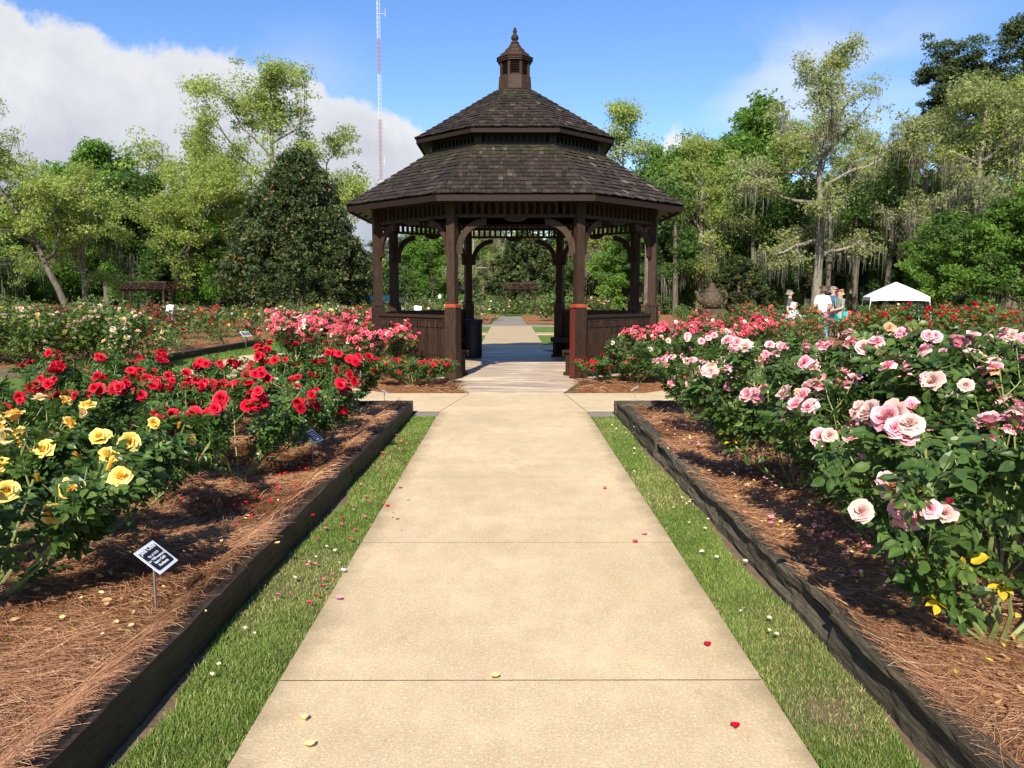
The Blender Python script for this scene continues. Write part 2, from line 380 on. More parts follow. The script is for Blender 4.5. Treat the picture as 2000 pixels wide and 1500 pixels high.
M['shingle'] = woodmat('shingle', (.040, .031, .024), (.120, .098, .078), (40, 40, 6), .8, boardvar=1.1, bk=.6, spec=.25)
def shinglemat():
    m, t, b, o = newmat('shingle'); v = vattr(t)
    n = noise(t, geoco(t, (45, 45, 7)), 2, 6, .7); w = noise(t, geoco(t), 1.1, 5, .65)
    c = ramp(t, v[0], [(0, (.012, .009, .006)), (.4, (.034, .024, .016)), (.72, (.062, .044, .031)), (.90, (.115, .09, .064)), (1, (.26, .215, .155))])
    c = mixc(t, mth(t, 'MULTIPLY', ramp(t, w, [(.45, 0.0), (.7, 1.0)]), .55), c, (.035, .024, .018))
    c = mixc(t, mth(t, 'MULTIPLY', ramp(t, n, [(.35, 1.0), (.6, 0.0)]), .5), c, (.02, .014, .011))
    c = mixc(t, mth(t, 'MULTIPLY', ramp(t, v[2], [(.6, 0.0), (1.0, 1.0)]), .35), c, (.045, .055, .018))
    t.links.new(c, b.inputs['Base Color']); b.inputs['Roughness'].default_value = .75; b.inputs['Specular IOR Level'].default_value = .3
    bump(t, b, n, .6, .01)
    return m
M['shingle'] = shinglemat()
M['metal'] = plain('metal', (.45, .46, .48), .35, .1, 30, .8)
M['plate_white'] = plain('plate_white', (.72, .73, .75), .3, .06, 30)
M['plate_black'] = plain('plate_black', (.012, .014, .022), .45, .1, 30, spec=.2)
M['bark'] = woodmat('bark', (.045, .036, .028), (.17, .145, .115), (5, 5, 1.2), .9, boardvar=.3, bk=1.0, spec=.15)
M['bark_pale'] = woodmat('bark_pale', (.12, .10, .08), (.30, .27, .22), (5, 5, 1.2), .9, boardvar=.3, bk=1.0, spec=.15)
M['moss'] = leafmat('moss', (.09, .085, .065), (.16, .15, .115), (.25, .235, .185), .9, .25, .1)
M['lf_light'] = leafmat('lf_light', (.16, .215, .045), (.29, .355, .085), (.43, .48, .16), .55, .42, .2)
M['lf_pale'] = leafmat('lf_pale', (.17, .205, .07), (.28, .31, .115), (.40, .42, .19), .55, .42, .2)
M['lf_mid'] = leafmat('lf_mid', (.06, .13, .018), (.12, .23, .035), (.21, .34, .065), .55, .38, .2)
M['lf_dark'] = leafmat('lf_dark', (.030, .066, .015), (.068, .13, .027), (.13, .21, .05), .55, .32, .2)
M['lf_pine'] = leafmat('lf_pine', (.028, .046, .018), (.065, .095, .034), (.125, .155, .065), .6, .2, .2)
M['lf_magnolia'] = leafmat('lf_magnolia', (.010, .020, .005), (.032, .055, .013), (.11, .14, .04), .42, .15, .35, (.22, .13, .03), .03)

# ------------------------------------------------------------------ ground, paths, beds
rng = np.random.default_rng(7); random.seed(7)
GZ = -0.035
def inside(P, poly):
    x, y = P[:, 0], P[:, 1]; r = np.zeros(len(P), bool); n = len(poly)
    for i in range(n):
        x1, y1 = poly[i]; x2, y2 = poly[(i+1) % n]
        c = ((y1 > y) != (y2 > y)) & (x < (x2-x1)*(y-y1)/(y2-y1+1e-12)+x1)
        r ^= c
    return r
def wob(x, y, s=1.0, seed=0):
    r = np.random.default_rng(seed); v = np.zeros_like(x)
    for k in range(7):
        a = r.uniform(0, 6.28); f = s*(1.6**k); v += np.sin(x*f*math.cos(a)+y*f*math.sin(a)+r.uniform(0, 6.28))/(1.6**k)
    return v/2.2
def flat_poly(name, polys, z, th, mat, **kw):
    mb = MB()
    for poly in polys:
        poly = np.asarray(poly, float); n = len(poly)
        V = np.vstack([np.c_[poly, np.full(n, z)], np.c_[poly, np.full(n, z-th)]])
        j = np.arange(n); j2 = (j+1) % n
        mb.NG.append((mb.n, n)); mb.add(V, np.stack([j, j+n, j2+n, j2], 1))
    return mb.build(name, mat, **kw)
me = make_mesh('lawn', [(-700, -60, GZ), (700, -60, GZ), (700, 1400, GZ), (-700, 1400, GZ)], [[(0, 1, 2, 3)]], M['lawn'])
put('lawn', me, kind='structure')

PL, PR = -.90, .985
Y1 = gp(1000, 1328)[1]; Y2 = gp(1000, 1059)[1]; SP = (Y2-Y1)
ys = [Y1+SP*k for k in range(-4, 12)]
RIN, ROUT = 4.7, 6.6; GC = np.array((.10, 16.7)); YF = GC[1]-ROUT; YI = GC[1]-RIN
slabs = []
for a, b in zip(ys[:-1], ys[1:]):
    if a > YF-.3: break
    b2 = min(b, YF-.006)
    if YF-b < .5: b2 = YF-.006
    slabs.append([(PL, a+.005), (PR, a+.005), (PR, b2-.005), (PL, b2-.005)])
    if b2 >= YF-.01: break
flat_poly('path', slabs, 0.0, .06, M['concrete_path'], kind='structure')
flat_poly('path_bed', [[(PL+.002, ys[0]), (PR-.002, ys[0]), (PR-.002, YF), (PL+.002, YF)]], -.0012, .03, M['joint'], kind='structure')
def octr(ap, deg):     # radius of an octagon with a flat side towards -Y, in direction deg
    d = ((deg+90+22.5) % 45)-22.5
    return ap/math.cos(rad(d))
def opt(ap, deg): r = octr(ap, deg); return (GC[0]+r*math.cos(rad(deg)), GC[1]+r*math.sin(rad(deg)))
PW = .71
ring = []
ring.append([(PL+.005, YF+.004), (PR-.005, YF+.004), (GC[0]+PW-.004, YI-.005), (GC[0]-PW+.004, YI-.005)])
c0o, c0i = opt(ROUT, -90+22.5), opt(RIN, -90+22.5)
ring.append([(PR+.006, YF+.004), (c0o[0], YF+.004), (c0i[0], YI-.005), (GC[0]+PW+.006, YI-.005)])
ring.append([(2*GC[0]-c0o[0], YF+.004), (PL-.006, YF+.004), (GC[0]-PW-.006, YI-.005), (2*GC[0]-c0i[0], YI-.005)])
for k in range(1, 8):
    a0, a1 = -90+45*k-22.5, -90+45*k+22.5
    for s in range(3):
        d0, d1 = [math.degrees(math.atan2(math.tan(rad(22.5))*f, 1)) for f in ((-1+2*s/3), (-1+2*(s+1)/3))]
        e = .07
        ring.append([opt(ROUT, -90+45*k+d0+e), opt(ROUT, -90+45*k+d1-e), opt(RIN, -90+45*k+d1-e), opt(RIN, -90+45*k+d0+e)])
flat_poly('ring_path', ring, 0.0, .06, M['concrete'], kind='structure')
rb = []
for k in range(8):
    rb.append([opt(ROUT, -112.5+45*k), opt(ROUT, -67.5+45*k), opt(RIN, -67.5+45*k), opt(RIN, -112.5+45*k)])
flat_poly('ring_path_bed', rb, -.0012, .03, M['joint'], kind='structure')
# pads that join the ring to the gazebo floor, front and back
g0, g1 = GC
flat_poly('stamped_pad', [[(g0-PW, YI), (g0+PW, YI), (g0+1.18, g1-2.84), (g0-1.18, g1-2.84)],
                           [(g0-1.18, g1+2.84), (g0+1.18, g1+2.84), (g0+PW, g1+RIN), (g0-PW, g1+RIN)]], 0.004, .05, M['stamped'], kind='structure')
flat_poly('gazebo_floor', [[opt(2.84, -112.5+45*k) for k in range(8)]], 0.008, .05, M['stamped'], kind='structure')
yb = [g1+ROUT+.006+SP*1.0*k for k in range(9)]
flat_poly('back_path', [[(-.86, a), (.98, a), (.98, b-.01), (-.86, b-.01)] for a, b in zip(yb[:-1], yb[1:])], 0.0, .05, M['concrete_far'], kind='structure')
YE = yb[-1]
flat_poly('cross_path', [[(-14, 29.6), (-.87, 29.6), (-.87, 30.9), (-14, 30.9)], [(.99, 29.6), (14, 29.6), (14, 30.9), (.99, 30.9)]], 0.0, .05, M['concrete_far'], kind='structure')
flat_poly('old_paving', [[(-4, YE), (4, YE), (4, YE+2.2), (.85, YE+2.2), (.75, 52.5), (-.75, 52.5), (-.85, YE+2.2), (-4, YE+2.2)]], -.004, .05, M['old_paving'], kind='structure')

def bed(name, poly, z=.085, res=.09, amp=.022, mat='straw_ground'):
    poly = np.asarray(poly, float); lo = poly.min(0); hi = poly.max(0)
    nx, ny = [int(math.ceil((hi[i]-lo[i])/res)) for i in (0, 1)]
    gx = lo[0]+np.arange(nx+1)*res; gy = lo[1]+np.arange(ny+1)*res
    X, Y = np.meshgrid(gx, gy, indexing='ij')
    cx = (X[:-1, :-1]+res/2).ravel(); cy = (Y[:-1, :-1]+res/2).ravel()
    ok = inside(np.c_[cx, cy], poly)
    Z = z+amp*wob(X, Y, 2.2, 3)+amp*.4*wob(X, Y, 11, 4)
    V = np.c_[X.ravel(), Y.ravel(), Z.ravel()]
    i, j = np.meshgrid(np.arange(nx), np.arange(ny), indexing='ij'); i = i.ravel()[ok]; j = j.ravel()[ok]; n = ny+1
    F = np.stack([i*n+j, (i+1)*n+j, (i+1)*n+j+1, i*n+j+1], 1)
    u, inv = np.unique(F, return_inverse=True)
    return put(name, make_mesh(name, V[u], inv.reshape(F.shape), M[mat], smooth=True), kind='structure')
B_LEFT = [(-1.40, 1.0), (-1.31, 9.86), (-2.75, 9.86), (-4.35, 11.45), (-6.0, 11.45), (-6.0, 8.4), (-4.5, 7.3), (-4.3, 1.0)]
B_RIGHT = [(1.44, 1.0), (5.9, 1.0), (5.9, 11.45), (4.55, 11.45), (2.9, 9.86), (1.41, 9.86)]
bed('straw_bed_left', B_LEFT); bed('straw_bed_right', B_RIGHT)
bed('straw_bed_far_left', [(-7.9, 14.6), (-7.5, 24), (-8.2, 33), (-24, 33), (-24, 14.6)], .06, .35)
bed('straw_bed_far_right', [(7.4, 15.0), (24, 15.0), (24, 34), (8, 34), (7.0, 24)], .06, .35)
bed('straw_bed_right_outer', [(7.4, 3.0), (15, 3.0), (15, 13.4), (7.4, 13.4)], .06, .25)
bed('straw_bed_back_left', [(-16, YE+.9), (-4.0, YE+.9), (-.9, YE+2.1), (-.8, 56), (-16, 56)], .03, .3)
bed('straw_bed_back_right', [(16, YE+.9), (4.0, YE+.9), (.9, YE+2.1), (.8, 56), (16, 56)], .03, .3)
bed('straw_bed_beside_path', [(1.75, 24.2), (5.5, 24.2), (5.5, 29), (1.75, 29)], .08, .2)
bed('straw_bed_middle_left', [(-5.5, 32), (-24, 34.0), (-26, 44), (-6, 44)], .03, .4)
bed('straw_bed_middle_right', [(5.5, 36), (24, 36.0), (26, 44), (6, 44)], .03, .4)
# mounded straw round the gazebo
for sgn, nm in ((-1, 'left'), (1, 'right')):
    nt_, na = 9, 60; V = []
    for i in range(nt_):
        t = i/(nt_-1); th0 = 23.2+(8.9-23.2)*t**.8; ap = 2.86+(RIN+.03-2.86)*t
        for j in range(na):
            th = th0+(180-2*th0)*j/(na-1)
            x, y = opt(ap, -90+th)
            x = g0+(x-g0)*sgn
            e = min(t, 1-t)*2.2; e2 = min(j, na-1-j)/6
            V.append((x, y, -.015+.10*min(1, e)**.6*min(1, e2)**.6+.012*random.random()))
    i, j = np.meshgrid(np.arange(nt_-1), np.arange(na-1), indexing='ij'); i = i.ravel(); j = j.ravel()
    F = np.stack([i*na+j, (i+1)*na+j, (i+1)*na+j+1, i*na+j+1], 1)
    if sgn < 0: F = F[:, ::-1]
    put('straw_mound_'+nm, make_mesh('straw_mound', V, F, M['straw_ground'], smooth=True), kind='structure')
# bare soil beside the timbers and under the turf strips
flat_poly('turf_soil', [[(-1.42, 1), (PL-.012, 1), (PL-.012, 9.9), (-1.25, 9.9)], [(PR+.012, 1), (1.42, 1), (1.38, 9.9), (PR+.012, 9.9)]], GZ+.006, .004, M['soil'], kind='structure')
flat_poly('worn_kerb', [[(-1.2, 9.80), (PL-.01, 9.80), (PL-.01, YF-.01), (-1.2, YF-.01)], [(PR+.01, 9.80), (1.3, 9.80), (1.3, YF-.01), (PR+.01, YF-.01)]], -.006, .04, M['old_paving'], kind='structure')

def timber(name, a, b, w, h, mat, label, rough=.006, notch=0.0, seed=0, z0=GZ-.02):
    """weathered squared timber from a to b with an uneven surface"""
    r = np.random.default_rng(seed); a = np.array(a, float); b = np.array(b, float)
    Ln = np.linalg.norm(b-a); d = (b-a)/Ln; s = np.array((d[1], -d[0])); n = max(3, int(Ln/.07))
    prof = [(-.5, 0), (-.5, .30), (-.5, .42), (-.5, .58), (-.5, .74), (-.5, .90), (-.44, 1), (-.2, 1.0), (.15, 1.0), (.46, 1), (.5, .7), (.5, .35), (.5, 0)]
    ng = (0, 0, .5, 1, .9, .35, .3)+(0,)*6
    m = len(prof); V = []
    ph = r.uniform(0, 9, m)
    for i in range(n+1):
        p = a+d*Ln*i/n; t = Ln*i/n
        for k, (u, v) in enumerate(prof):
            du = rough*(math.sin(t*3+ph[k])+math.sin(t*11+ph[k]*2)*.5+r.normal()*.35)
            g = notch*(.35+.65*max(0, math.sin(t*2.3+1+seed)+.4*math.sin(t*6.1+seed)))*ng[k]
            dz = rough*(math.sin(t*2.3+ph[k]*3)*.5+r.normal()*.3) if v > .9 else 0
            q = p+s*(u*w*(1)+du+g)
            V.append((q[0], q[1], z0+v*(h-z0)+dz))
    i, k = np.meshgrid(np.arange(n), np.arange(m-1), indexing='ij'); i = i.ravel(); k = k.ravel()
    F = [np.stack([i*m+k, i*m+k+1, (i+1)*m+k+1, (i+1)*m+k], 1), np.array([list(range(m-1, -1, -1))]), np.array([list(range(n*m, n*m+m))])]
    var = np.tile(r.random(3), (len(V), 1))
    o = put(name, make_mesh(name, V, F, mat, var), None, label=label, category='edging timber', group='timbers edging the rose beds')
    return o
# left bed: one long dark row, three timbers end to end, then the front return
timber('edging_timber', (-1.40, 1.2), (-1.375, 3.86), .13, .145, M['timber_dark'], 'dark edging timber nearest the camera beside the yellow roses', seed=1, rough=.004)
timber('edging_timber', (-1.375, 3.88), (-1.335, 6.30), .13, .15, M['timber_dark'], 'dark edging timber in the middle of the left row beside the big red roses', seed=2, rough=.004)
timber('edging_timber', (-1.335, 6.32), (-1.285, 9.84), .13, .15, M['timber_dark'], 'dark edging timber at the far end of the left row, beside grass with petals', seed=3, rough=.004)
timber('edging_timber', (-2.72, 9.91), (-1.22, 9.91), .12, .16, M['timber_dark'], 'short dark timber closing the left bed along the cross path', seed=4, rough=.004)
timber('edging_timber', (-4.4, 11.6), (-2.76, 9.96), .12, .16, M['timber_dark'], 'dark timber set diagonally behind the red roses along the ring path', seed=5, rough=.004)
timber('edging_timber', (1.435, 1.2), (1.430, 3.30), .115, .135, M['timber_grey'], 'grey weathered edging timber nearest the camera on the right with split grain', seed=6, notch=.05, rough=.007)
timber('edging_timber', (1.430, 3.32), (1.415, 5.10), .115, .135, M['timber_grey'], 'grey rotted edging timber, second from the camera on the right by fallen petals', seed=7, notch=.055, rough=.008)
timber('edging_timber', (1.415, 5.12), (1.40, 7.30), .115, .135, M['timber_grey'], 'grey weathered edging timber third from the camera on the right', seed=8, notch=.05, rough=.008)
timber('edging_timber', (1.40, 7.32), (1.385, 9.84), .13, .16, M['timber_grey'], 'grey edging timber at the far end of the right row near the small name sign', seed=9, notch=.03, rough=.006)
timber('edging_timber', (1.31, 9.91), (2.95, 9.91), .12, .16, M['timber_grey'], 'short grey timber closing the right bed along the cross path', seed=10)
timber('edging_timber', (2.98, 9.96), (4.6, 11.55), .12, .16, M['timber_grey'], 'grey timber set diagonally along the ring path behind the pink roses', seed=11)
timber('edging_timber', (-12, 14.5), (-7.9, 14.5), .14, .14, M['timber_grey'], 'grey timber across the front of the bed of cream roses', seed=12)
timber('edging_timber', (-7.85, 14.55), (-7.42, 24), .14, .14, M['timber_dark'], 'long timber edging the sparse bed beyond the left ring path', seed=13)
timber('edging_timber', (7.35, 15.0), (7.0, 24), .14, .14, M['timber_dark'], 'long timber edging the coral rose bed beyond the right ring path', seed=14)
timber('edging_timber', (1.68, 24.2), (1.68, 29), .14, .2, M['timber_grey'], 'grey timber edging the small bed right of the path beyond the gazebo', seed=15)

# ------------------------------------------------------------------ gazebo
gz = thing('gazebo', 'dark brown octagonal wooden gazebo with two-tier shingle roof and louvred cupola', 'gazebo', (GC[0], GC[1], .008))
T225 = math.tan(rad(22.5)); C225 = math.cos(rad(22.5))
def side(i):
    p = rad(-90+45*i); n = Vector((math.cos(p), math.sin(p), 0)); t = Vector((-math.sin(p), math.cos(p), 0)); return n, t
def sideM(i, ap, u=0, z=0):      # matrix: local x along the side, y inwards(-n), z up
    n, t = side(i); m = Matrix((t, -n, Vector((0, 0, 1)))).transposed().to_4x4(); m.translation = n*ap+t*u+Vector((0, 0, z)); return m
AP = 2.66
for k in range(8):
    p = rad(-67.5+45*k); c = Vector((math.cos(p), math.sin(p), 0))*(AP/C225); R = Matrix.Rotation(p, 3, 'Z')
    mb = MB(); mb.box((c.x, c.y, 1.56), (.15, .15, 3.1), R)
    po = mb.build('post', M['gz_wood'], gz)
    mb = MB(); mb.box((c.x, c.y, .62), (.215, .215, 1.24), R); mb.box((c.x, c.y, .06), (.235, .235, .11), R)
    for zz in (.12, 1.15): 
        for s in (-.06, .06): mb.tube([c+R@Vector((.10, s, zz)), c+R@Vector((.113, s, zz))], .012, 8)
    mb.build('post_cladding', M['gz_wood'], po)
    mb = MB(); mb.box((c.x, c.y, 1.262), (.240, .240, .028), R); mb.box((c.x, c.y, 1.292), (.205, .205, .030), R, taper=.75)
    o = mb.build('post_cap', M['gz_orange'] if k in (0, 7) else M['gz_wood'], po)
    if k in (0, 7): o['label'] = 'bright orange-red post cap'
    if k == 0:
        mb = MB(); q = c+R@Vector((0, -.118, 0)); q2 = q
        # inner face towards the entrance
        q = c+Vector((-.02, 0, 0)); f = R@Vector((0, -.1165, 0)); mb.box((c.x+f.x, c.y+f.y, .62), (.17, .018, 1.2), R)
        o = mb.build('trim_board', M['gz_red'], po); o['label'] = 'unpainted dark red trim board'
# frieze, brackets, drop on every side
for i in range(8):
    n, t = side(i); hw = AP*T225-.075
    mb = MB(); Mx = sideM(i, AP)
    R3 = Mx.to_3x3()
    def at(u, y, z): return Mx @ Vector((u, y, z))
    mb.box(at(0, 0, 2.825), (2*hw, .07, .05), R3); mb.box(at(0, 0, 3.10), (2*hw, .07, .06), R3)
    m_ = int(2*hw/.128)
    for q in range(m_):
        u = -hw+(q+.5)*2*hw/m_; mb.box(at(u, 0, 2.960), (.050, .045, .224), R3)
    mb.build('frieze', M['gz_wood'], gz)
    for s in (-1, 1):
        mb = MB(); pts = []
        cu, cz = hw-.52, 2.245; ro, ri = .535, .425
        for a in np.linspace(0, math.pi/2, 14): pts.append((s*(cu+ro*math.cos(a)*.98), cz+ro*math.sin(a)))
        for a in np.linspace(math.pi/2, 0, 14): pts.append((s*(cu+ri*math.cos(a)*.98), cz+ri*math.sin(a)))
        # small turned-under foot
        pts += [(s*(cu+.43), cz-.03), (s*(cu+.455), cz-.065), (s*(cu+.50), cz-.07), (s*(cu+.52), cz-.04)]
        if s < 0: pts = pts[::-1]
        # fan caps do not suit a curved band: build it from quads
        P = []; A_ = np.linspace(0, math.pi/2, 14)
        out = [(s*(cu+ro*math.cos(a)*.98), cz+ro*math.sin(a)) for a in A_]; inn = [(s*(cu+ri*math.cos(a)*.98), cz+ri*math.sin(a)) for a in A_]
        out = [(s*(cu+.50), cz-.085), (s*(cu+.522), cz-.05)]+out; inn = [(s*(cu+.45), cz-.085), (s*(cu+.405), cz-.05)]+inn
        V = []
        for (a1, b1), (a2, b2) in zip(out, inn):
            for (x_, z_) in ((a1, b1), (a2, b2)):
                for y_ in (-.028, .028): V.append(tuple(at(x_, y_, z_)))
        Q = []
        for q in range(len(out)-1):
            b_ = q*4
            Q += [(b_, b_+4, b_+6, b_+2), (b_+1, b_+3, b_+7, b_+5), (b_, b_+1, b_+5, b_+4), (b_+2, b_+6, b_+7, b_+3)]
        e_ = (len(out)-1)*4; Q += [(0, 2, 3, 1), (e_, e_+1, e_+3, e_+2)]
        mb.add(V, Q); mb.build('bracket', M['gz_wood'], gz)
    mb = MB(); a_ = np.linspace(math.pi, 2*math.pi, 12)
    mb.prism([(.20*math.cos(a), .075*math.sin(a)) for a in a_], .05, sideM(i, AP-.003, 0, 2.799)); mb.build('drop', M['gz_wood'], gz)
    if i in (0, 4): continue
    # boarded railing
    mb = MB(); hw2 = AP*T225-.11
    mb.box(at(0, -.01, 1.085), (2*hw2, .10, .05), R3); mb.box(at(0, 0, 1.035), (2*hw2, .06, .06), R3)
    rl = mb.build('top_rail', M['gz_wood'], gz)
    mb = MB(); m_ = int(2*hw2/.092); w_ = 2*hw2/m_
    mb.box(at(0, .02, .54), (2*hw2, .012, .93), R3, col=(.1, .1, .1))
    for q in range(m_):
        u = -hw2+(q+.5)*w_; pr = .004*(q % 3)+random.uniform(0, .004)
        mb.box(at(u, -.006-pr, .625), (w_-.010, .026, .49), R3); mb.box(at(u, -.004-pr, .225), (w_-.008, .026, .295), R3)
        v = random.random()
        mb.prism([(-w_*.42, .07), (-w_*.42, -.045), (-w_*.18, -.072), (w_*.18, -.072), (w_*.42, -.045), (w_*.42, .07)], .024, sideM(i, AP+.006+pr, u, .945), col=(v, v, v))
    mb.build('railing_panel', M['gz_wood'], gz)
    # bench inside
    mb = MB(); bl = 1.0
    for q in range(5): mb.box(at(0, .12+.095*q, .445), (2*(bl-.022*q), .088, .04), R3)
    mb.box(at(0, .53, .40), (2*bl-.20, .03, .09), R3)
    be = mb.build('bench', M['gz_wood'], gz)
    for s in (-1, 1):
        mb = MB(); mb.box(at(s*(bl-.16), .36, .205), (.075, .26, .41), R3); mb.box(at(s*(bl-.16), .36, .03), (.10, .34, .06), R3); mb.build('bench_leg', M['gz_wood'], be)
def oct_band(mb, ap, z0, z1, th, col=None):
    """thin boards round an octagon, mitred"""
    for i in range(8):
        n, t = side(i); V = []
        for a_, z in ((ap, z0), (ap, z1), (ap-th, z1), (ap-th, z0)):
            for s in (-1, 1): V.append(tuple(n*a_+t*(s*a_*T225)+Vector((0, 0, z))))
        mb.add(V, [(0, 1, 3, 2), (2, 3, 5, 4), (4, 5, 7, 6), (6, 7, 1, 0)], c=col or (random.random(),)*3)
def oct_cone(mb, ap0, z0, ap1, z1, col=None):
    mb.lathe([(ap0/C225, z0), (ap1/C225, z1)], 8, rot=rad(22.5), col=col)
def shingles(name, ap0, z0, ap1, z1, expo, seed):
    r = random.Random(seed); mb = MB(); L_ = math.hypot(ap0-ap1, z1-z0); nc_ = int(L_/expo); ex = L_/nc_
    for i in range(8):
        n, t = side(i); up = (n*(ap1-ap0)+Vector((0, 0, z1-z0))).normalized(); nn = t.cross(up).normalized()
        if nn.z < 0: nn = -nn
        for c in range(nc_):
            s0 = c*ex; f = s0/L_; a0 = ap0+(ap1-ap0)*f; hw0 = a0*T225
            f1 = min(1, (s0+ex)/L_); hw1 = (ap0+(ap1-ap0)*f1)*T225
            u = -hw0-r.uniform(0, .06)
            while u < hw0:
                w = r.uniform(.055, .125); ua, ub = max(u, -hw0), min(u+w-.006, hw0)
                u += w
                if ub-ua < .015: continue
                low = s0-r.uniform(0, .016) if c else s0-r.uniform(0, .006); top = s0+ex*1.9 if c < nc_-1 else s0+ex
                top = min(top, L_+.01)
                ft = min(1, top/L_); hwt = (ap0+(ap1-ap0)*ft)*T225
                ta, tb = max(ua, -hwt), min(ub, hwt)
                if tb < ta: ta = tb = (max(-hwt, min(hwt, (ua+ub)/2)))
                l0, l1 = .030+r.uniform(0, .014), .004
                base = n*ap0+Vector((0, 0, z0))
                def pt(uu, ss, hh): return tuple(base+t*uu+up*ss+nn*hh)
                V = [pt(ua, low, l0-.014), pt(ub, low, l0-.014), pt(tb, top, l1-.008), pt(ta, top, l1-.008), pt(ua, low, l0), pt(ub, low, l0), pt(tb, top, l1), pt(ta, top, l1)]
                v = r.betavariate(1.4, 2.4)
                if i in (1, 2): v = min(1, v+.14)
                mb.add(V, [(0, 3, 2, 1), (4, 5, 6, 7), (0, 1, 5, 4), (1, 2, 6, 5), (2, 3, 7, 6), (3, 0, 4, 7)], c=(v, r.random(), f))
    # hip caps
    for k in range(8):
        p = rad(-67.5+45*k); d = Vector((math.cos(p), math.sin(p), 0)); m = nc_
        for q in range(m):
            f0, f1 = q/m, min(1, (q+1.4)/m); A0 = d*(ap0+(ap1-ap0)*f0)/C225+Vector((0, 0, z0+(z1-z0)*f0+.034)); B0 = d*(ap0+(ap1-ap0)*f1)/C225+Vector((0, 0, z0+(z1-z0)*f1+.016))
            tt = Vector((-d.y, d.x, 0)); v = r.betavariate(1.6, 2.4)
            for s in (-1, 1):
                off = tt*s*.055-Vector((0, 0, .020))
                V = [A0, A0+off, B0+off, B0]; V = [tuple(x) for x in V]+[tuple(x-Vector((0, 0, .012))) for x in V]
                mb.add(V, [(0, 1, 2, 3), (4, 7, 6, 5), (0, 4, 5, 1), (1, 5, 6, 2), (2, 6, 7, 3), (3, 7, 4, 0)], c=(v, .5, f0))
    return mb.build(name, M['shingle'], gz)
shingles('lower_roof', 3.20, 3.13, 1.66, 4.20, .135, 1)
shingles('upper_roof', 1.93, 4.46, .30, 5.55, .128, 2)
mb = MB(); oct_cone(mb, 3.19, 3.12, 1.66, 4.185, (.2,)*3); oct_cone(mb, 1.66, 4.15, 3.17, 3.09, (.2,)*3); oct_cone(mb, 1.92, 4.45, .2, 5.60, (.2,)*3); oct_cone(mb, .2, 5.56, 1.90, 4.42, (.2,)*3)
for i in range(8):      # rafters seen from below
    p = rad(-67.5+45*i); d = Vector((math.cos(p), math.sin(p), 0)); mb.beam(d*3.38+Vector((0, 0, 3.07)), d*1.7+Vector((0, 0, 4.11)), .06, .12)
    n, t = side(i)
    for s in (-.6, 0, .6): mb.beam(n*3.1+t*s+Vector((0, 0, 3.07)), n*1.7+t*s*.9+Vector((0, 0, 4.05)), .05, .10)
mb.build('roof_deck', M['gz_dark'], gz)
mb = MB(); oct_band(mb, 3.185, 3.02, 3.125, .03)
mb.build('lower_fascia', M['gz_fascia'], gz)
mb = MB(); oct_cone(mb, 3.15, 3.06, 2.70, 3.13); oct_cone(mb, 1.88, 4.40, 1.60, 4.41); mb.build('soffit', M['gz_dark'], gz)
mb = MB(); oct_band(mb, 1.915, 4.375, 4.458, .03); mb.build('upper_fascia', M['gz_fascia'], gz)
mb = MB(); oct_band(mb, 1.68, 4.185, 4.225, .05); oct_band(mb, 1.55, 4.15, 4.44, .02, (.05,)*3)
for i in range(8):
    Mx = sideM(i, 1.59); R3 = Mx.to_3x3(); hw = 1.59*T225
    mb.box(Mx@Vector((0, 0, 4.245)), (2*hw-.02, .05, .035), R3); mb.box(Mx@Vector((0, 0, 4.395)), (2*hw-.02, .05, .035), R3)
    for q in range(11): mb.box(Mx@Vector((-hw+.12+(2*hw-.24)*q/10, 0, 4.32)), (.045, .035, .116), R3)
    p = rad(-67.5+45*i); R = Matrix.Rotation(p, 3, 'Z'); c = Vector((math.cos(p), math.sin(p), 0))*1.6/C225; mb.box((c.x, c.y, 4.31), (.10, .15, .26), R)
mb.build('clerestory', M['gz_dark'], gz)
r22 = rad(22.5)
cp = MB(); cp.lathe([(.335/C225, 5.40), (.325/C225, 5.66), (.315/C225, 5.80), (.28/C225, 5.825), (.245/C225, 5.826), (.245/C225, 6.10)], 8, rot=r22)
for k in range(8):
    p = rad(-67.5+45*k); c = Vector((math.cos(p), math.sin(p), 0))*.27/C225; cp.box((c.x, c.y, 5.96), (.04, .055, .29), Matrix.Rotation(p, 3, 'Z'))
cpo = cp.build('cupola', M['gz_wood'], gz)
for i in range(8):
    Mx = sideM(i, .262); lv = MB()
    for q in range(7):
        R3 = Mx.to_3x3() @ Matrix.Rotation(rad(-40), 3, 'X'); lv.box(Mx@Vector((0, 0, 5.865+.034*q)), (.155, .034, .007), R3)
    lv.build('louvre', M['gz_wood'], cpo)
cp = MB(); oct_band(cp, .325, 6.09, 6.125, .08); oct_band(cp, .345, 6.125, 6.165, .1); cp.build('cornice', M['gz_wood'], cpo)
cp = MB(); cp.lathe([(.365/C225, 6.16), (.30/C225, 6.20), (.28/C225, 6.24), (.20/C225, 6.30), (.19/C225, 6.33), (.12/C225, 6.40), (.11/C225, 6.43), (.06/C225, 6.475), (.02, 6.48)], 8, rot=r22); cp.build('cupola_roof', M['gz_wood'], cpo)
cp = MB(); cp.lathe([(.085, 6.47), (.085, 6.495), (.05, 6.505), (.045, 6.525), (.07, 6.55), (.078, 6.585), (.065, 6.62), (.035, 6.655), (.026, 6.68), (.045, 6.695), (.045, 6.71), (.026, 6.72), (.036, 6.74), (.028, 6.76), (.004, 6.79)], 16); cp.build('finial', M['gz_wood'], cpo, smooth=True)

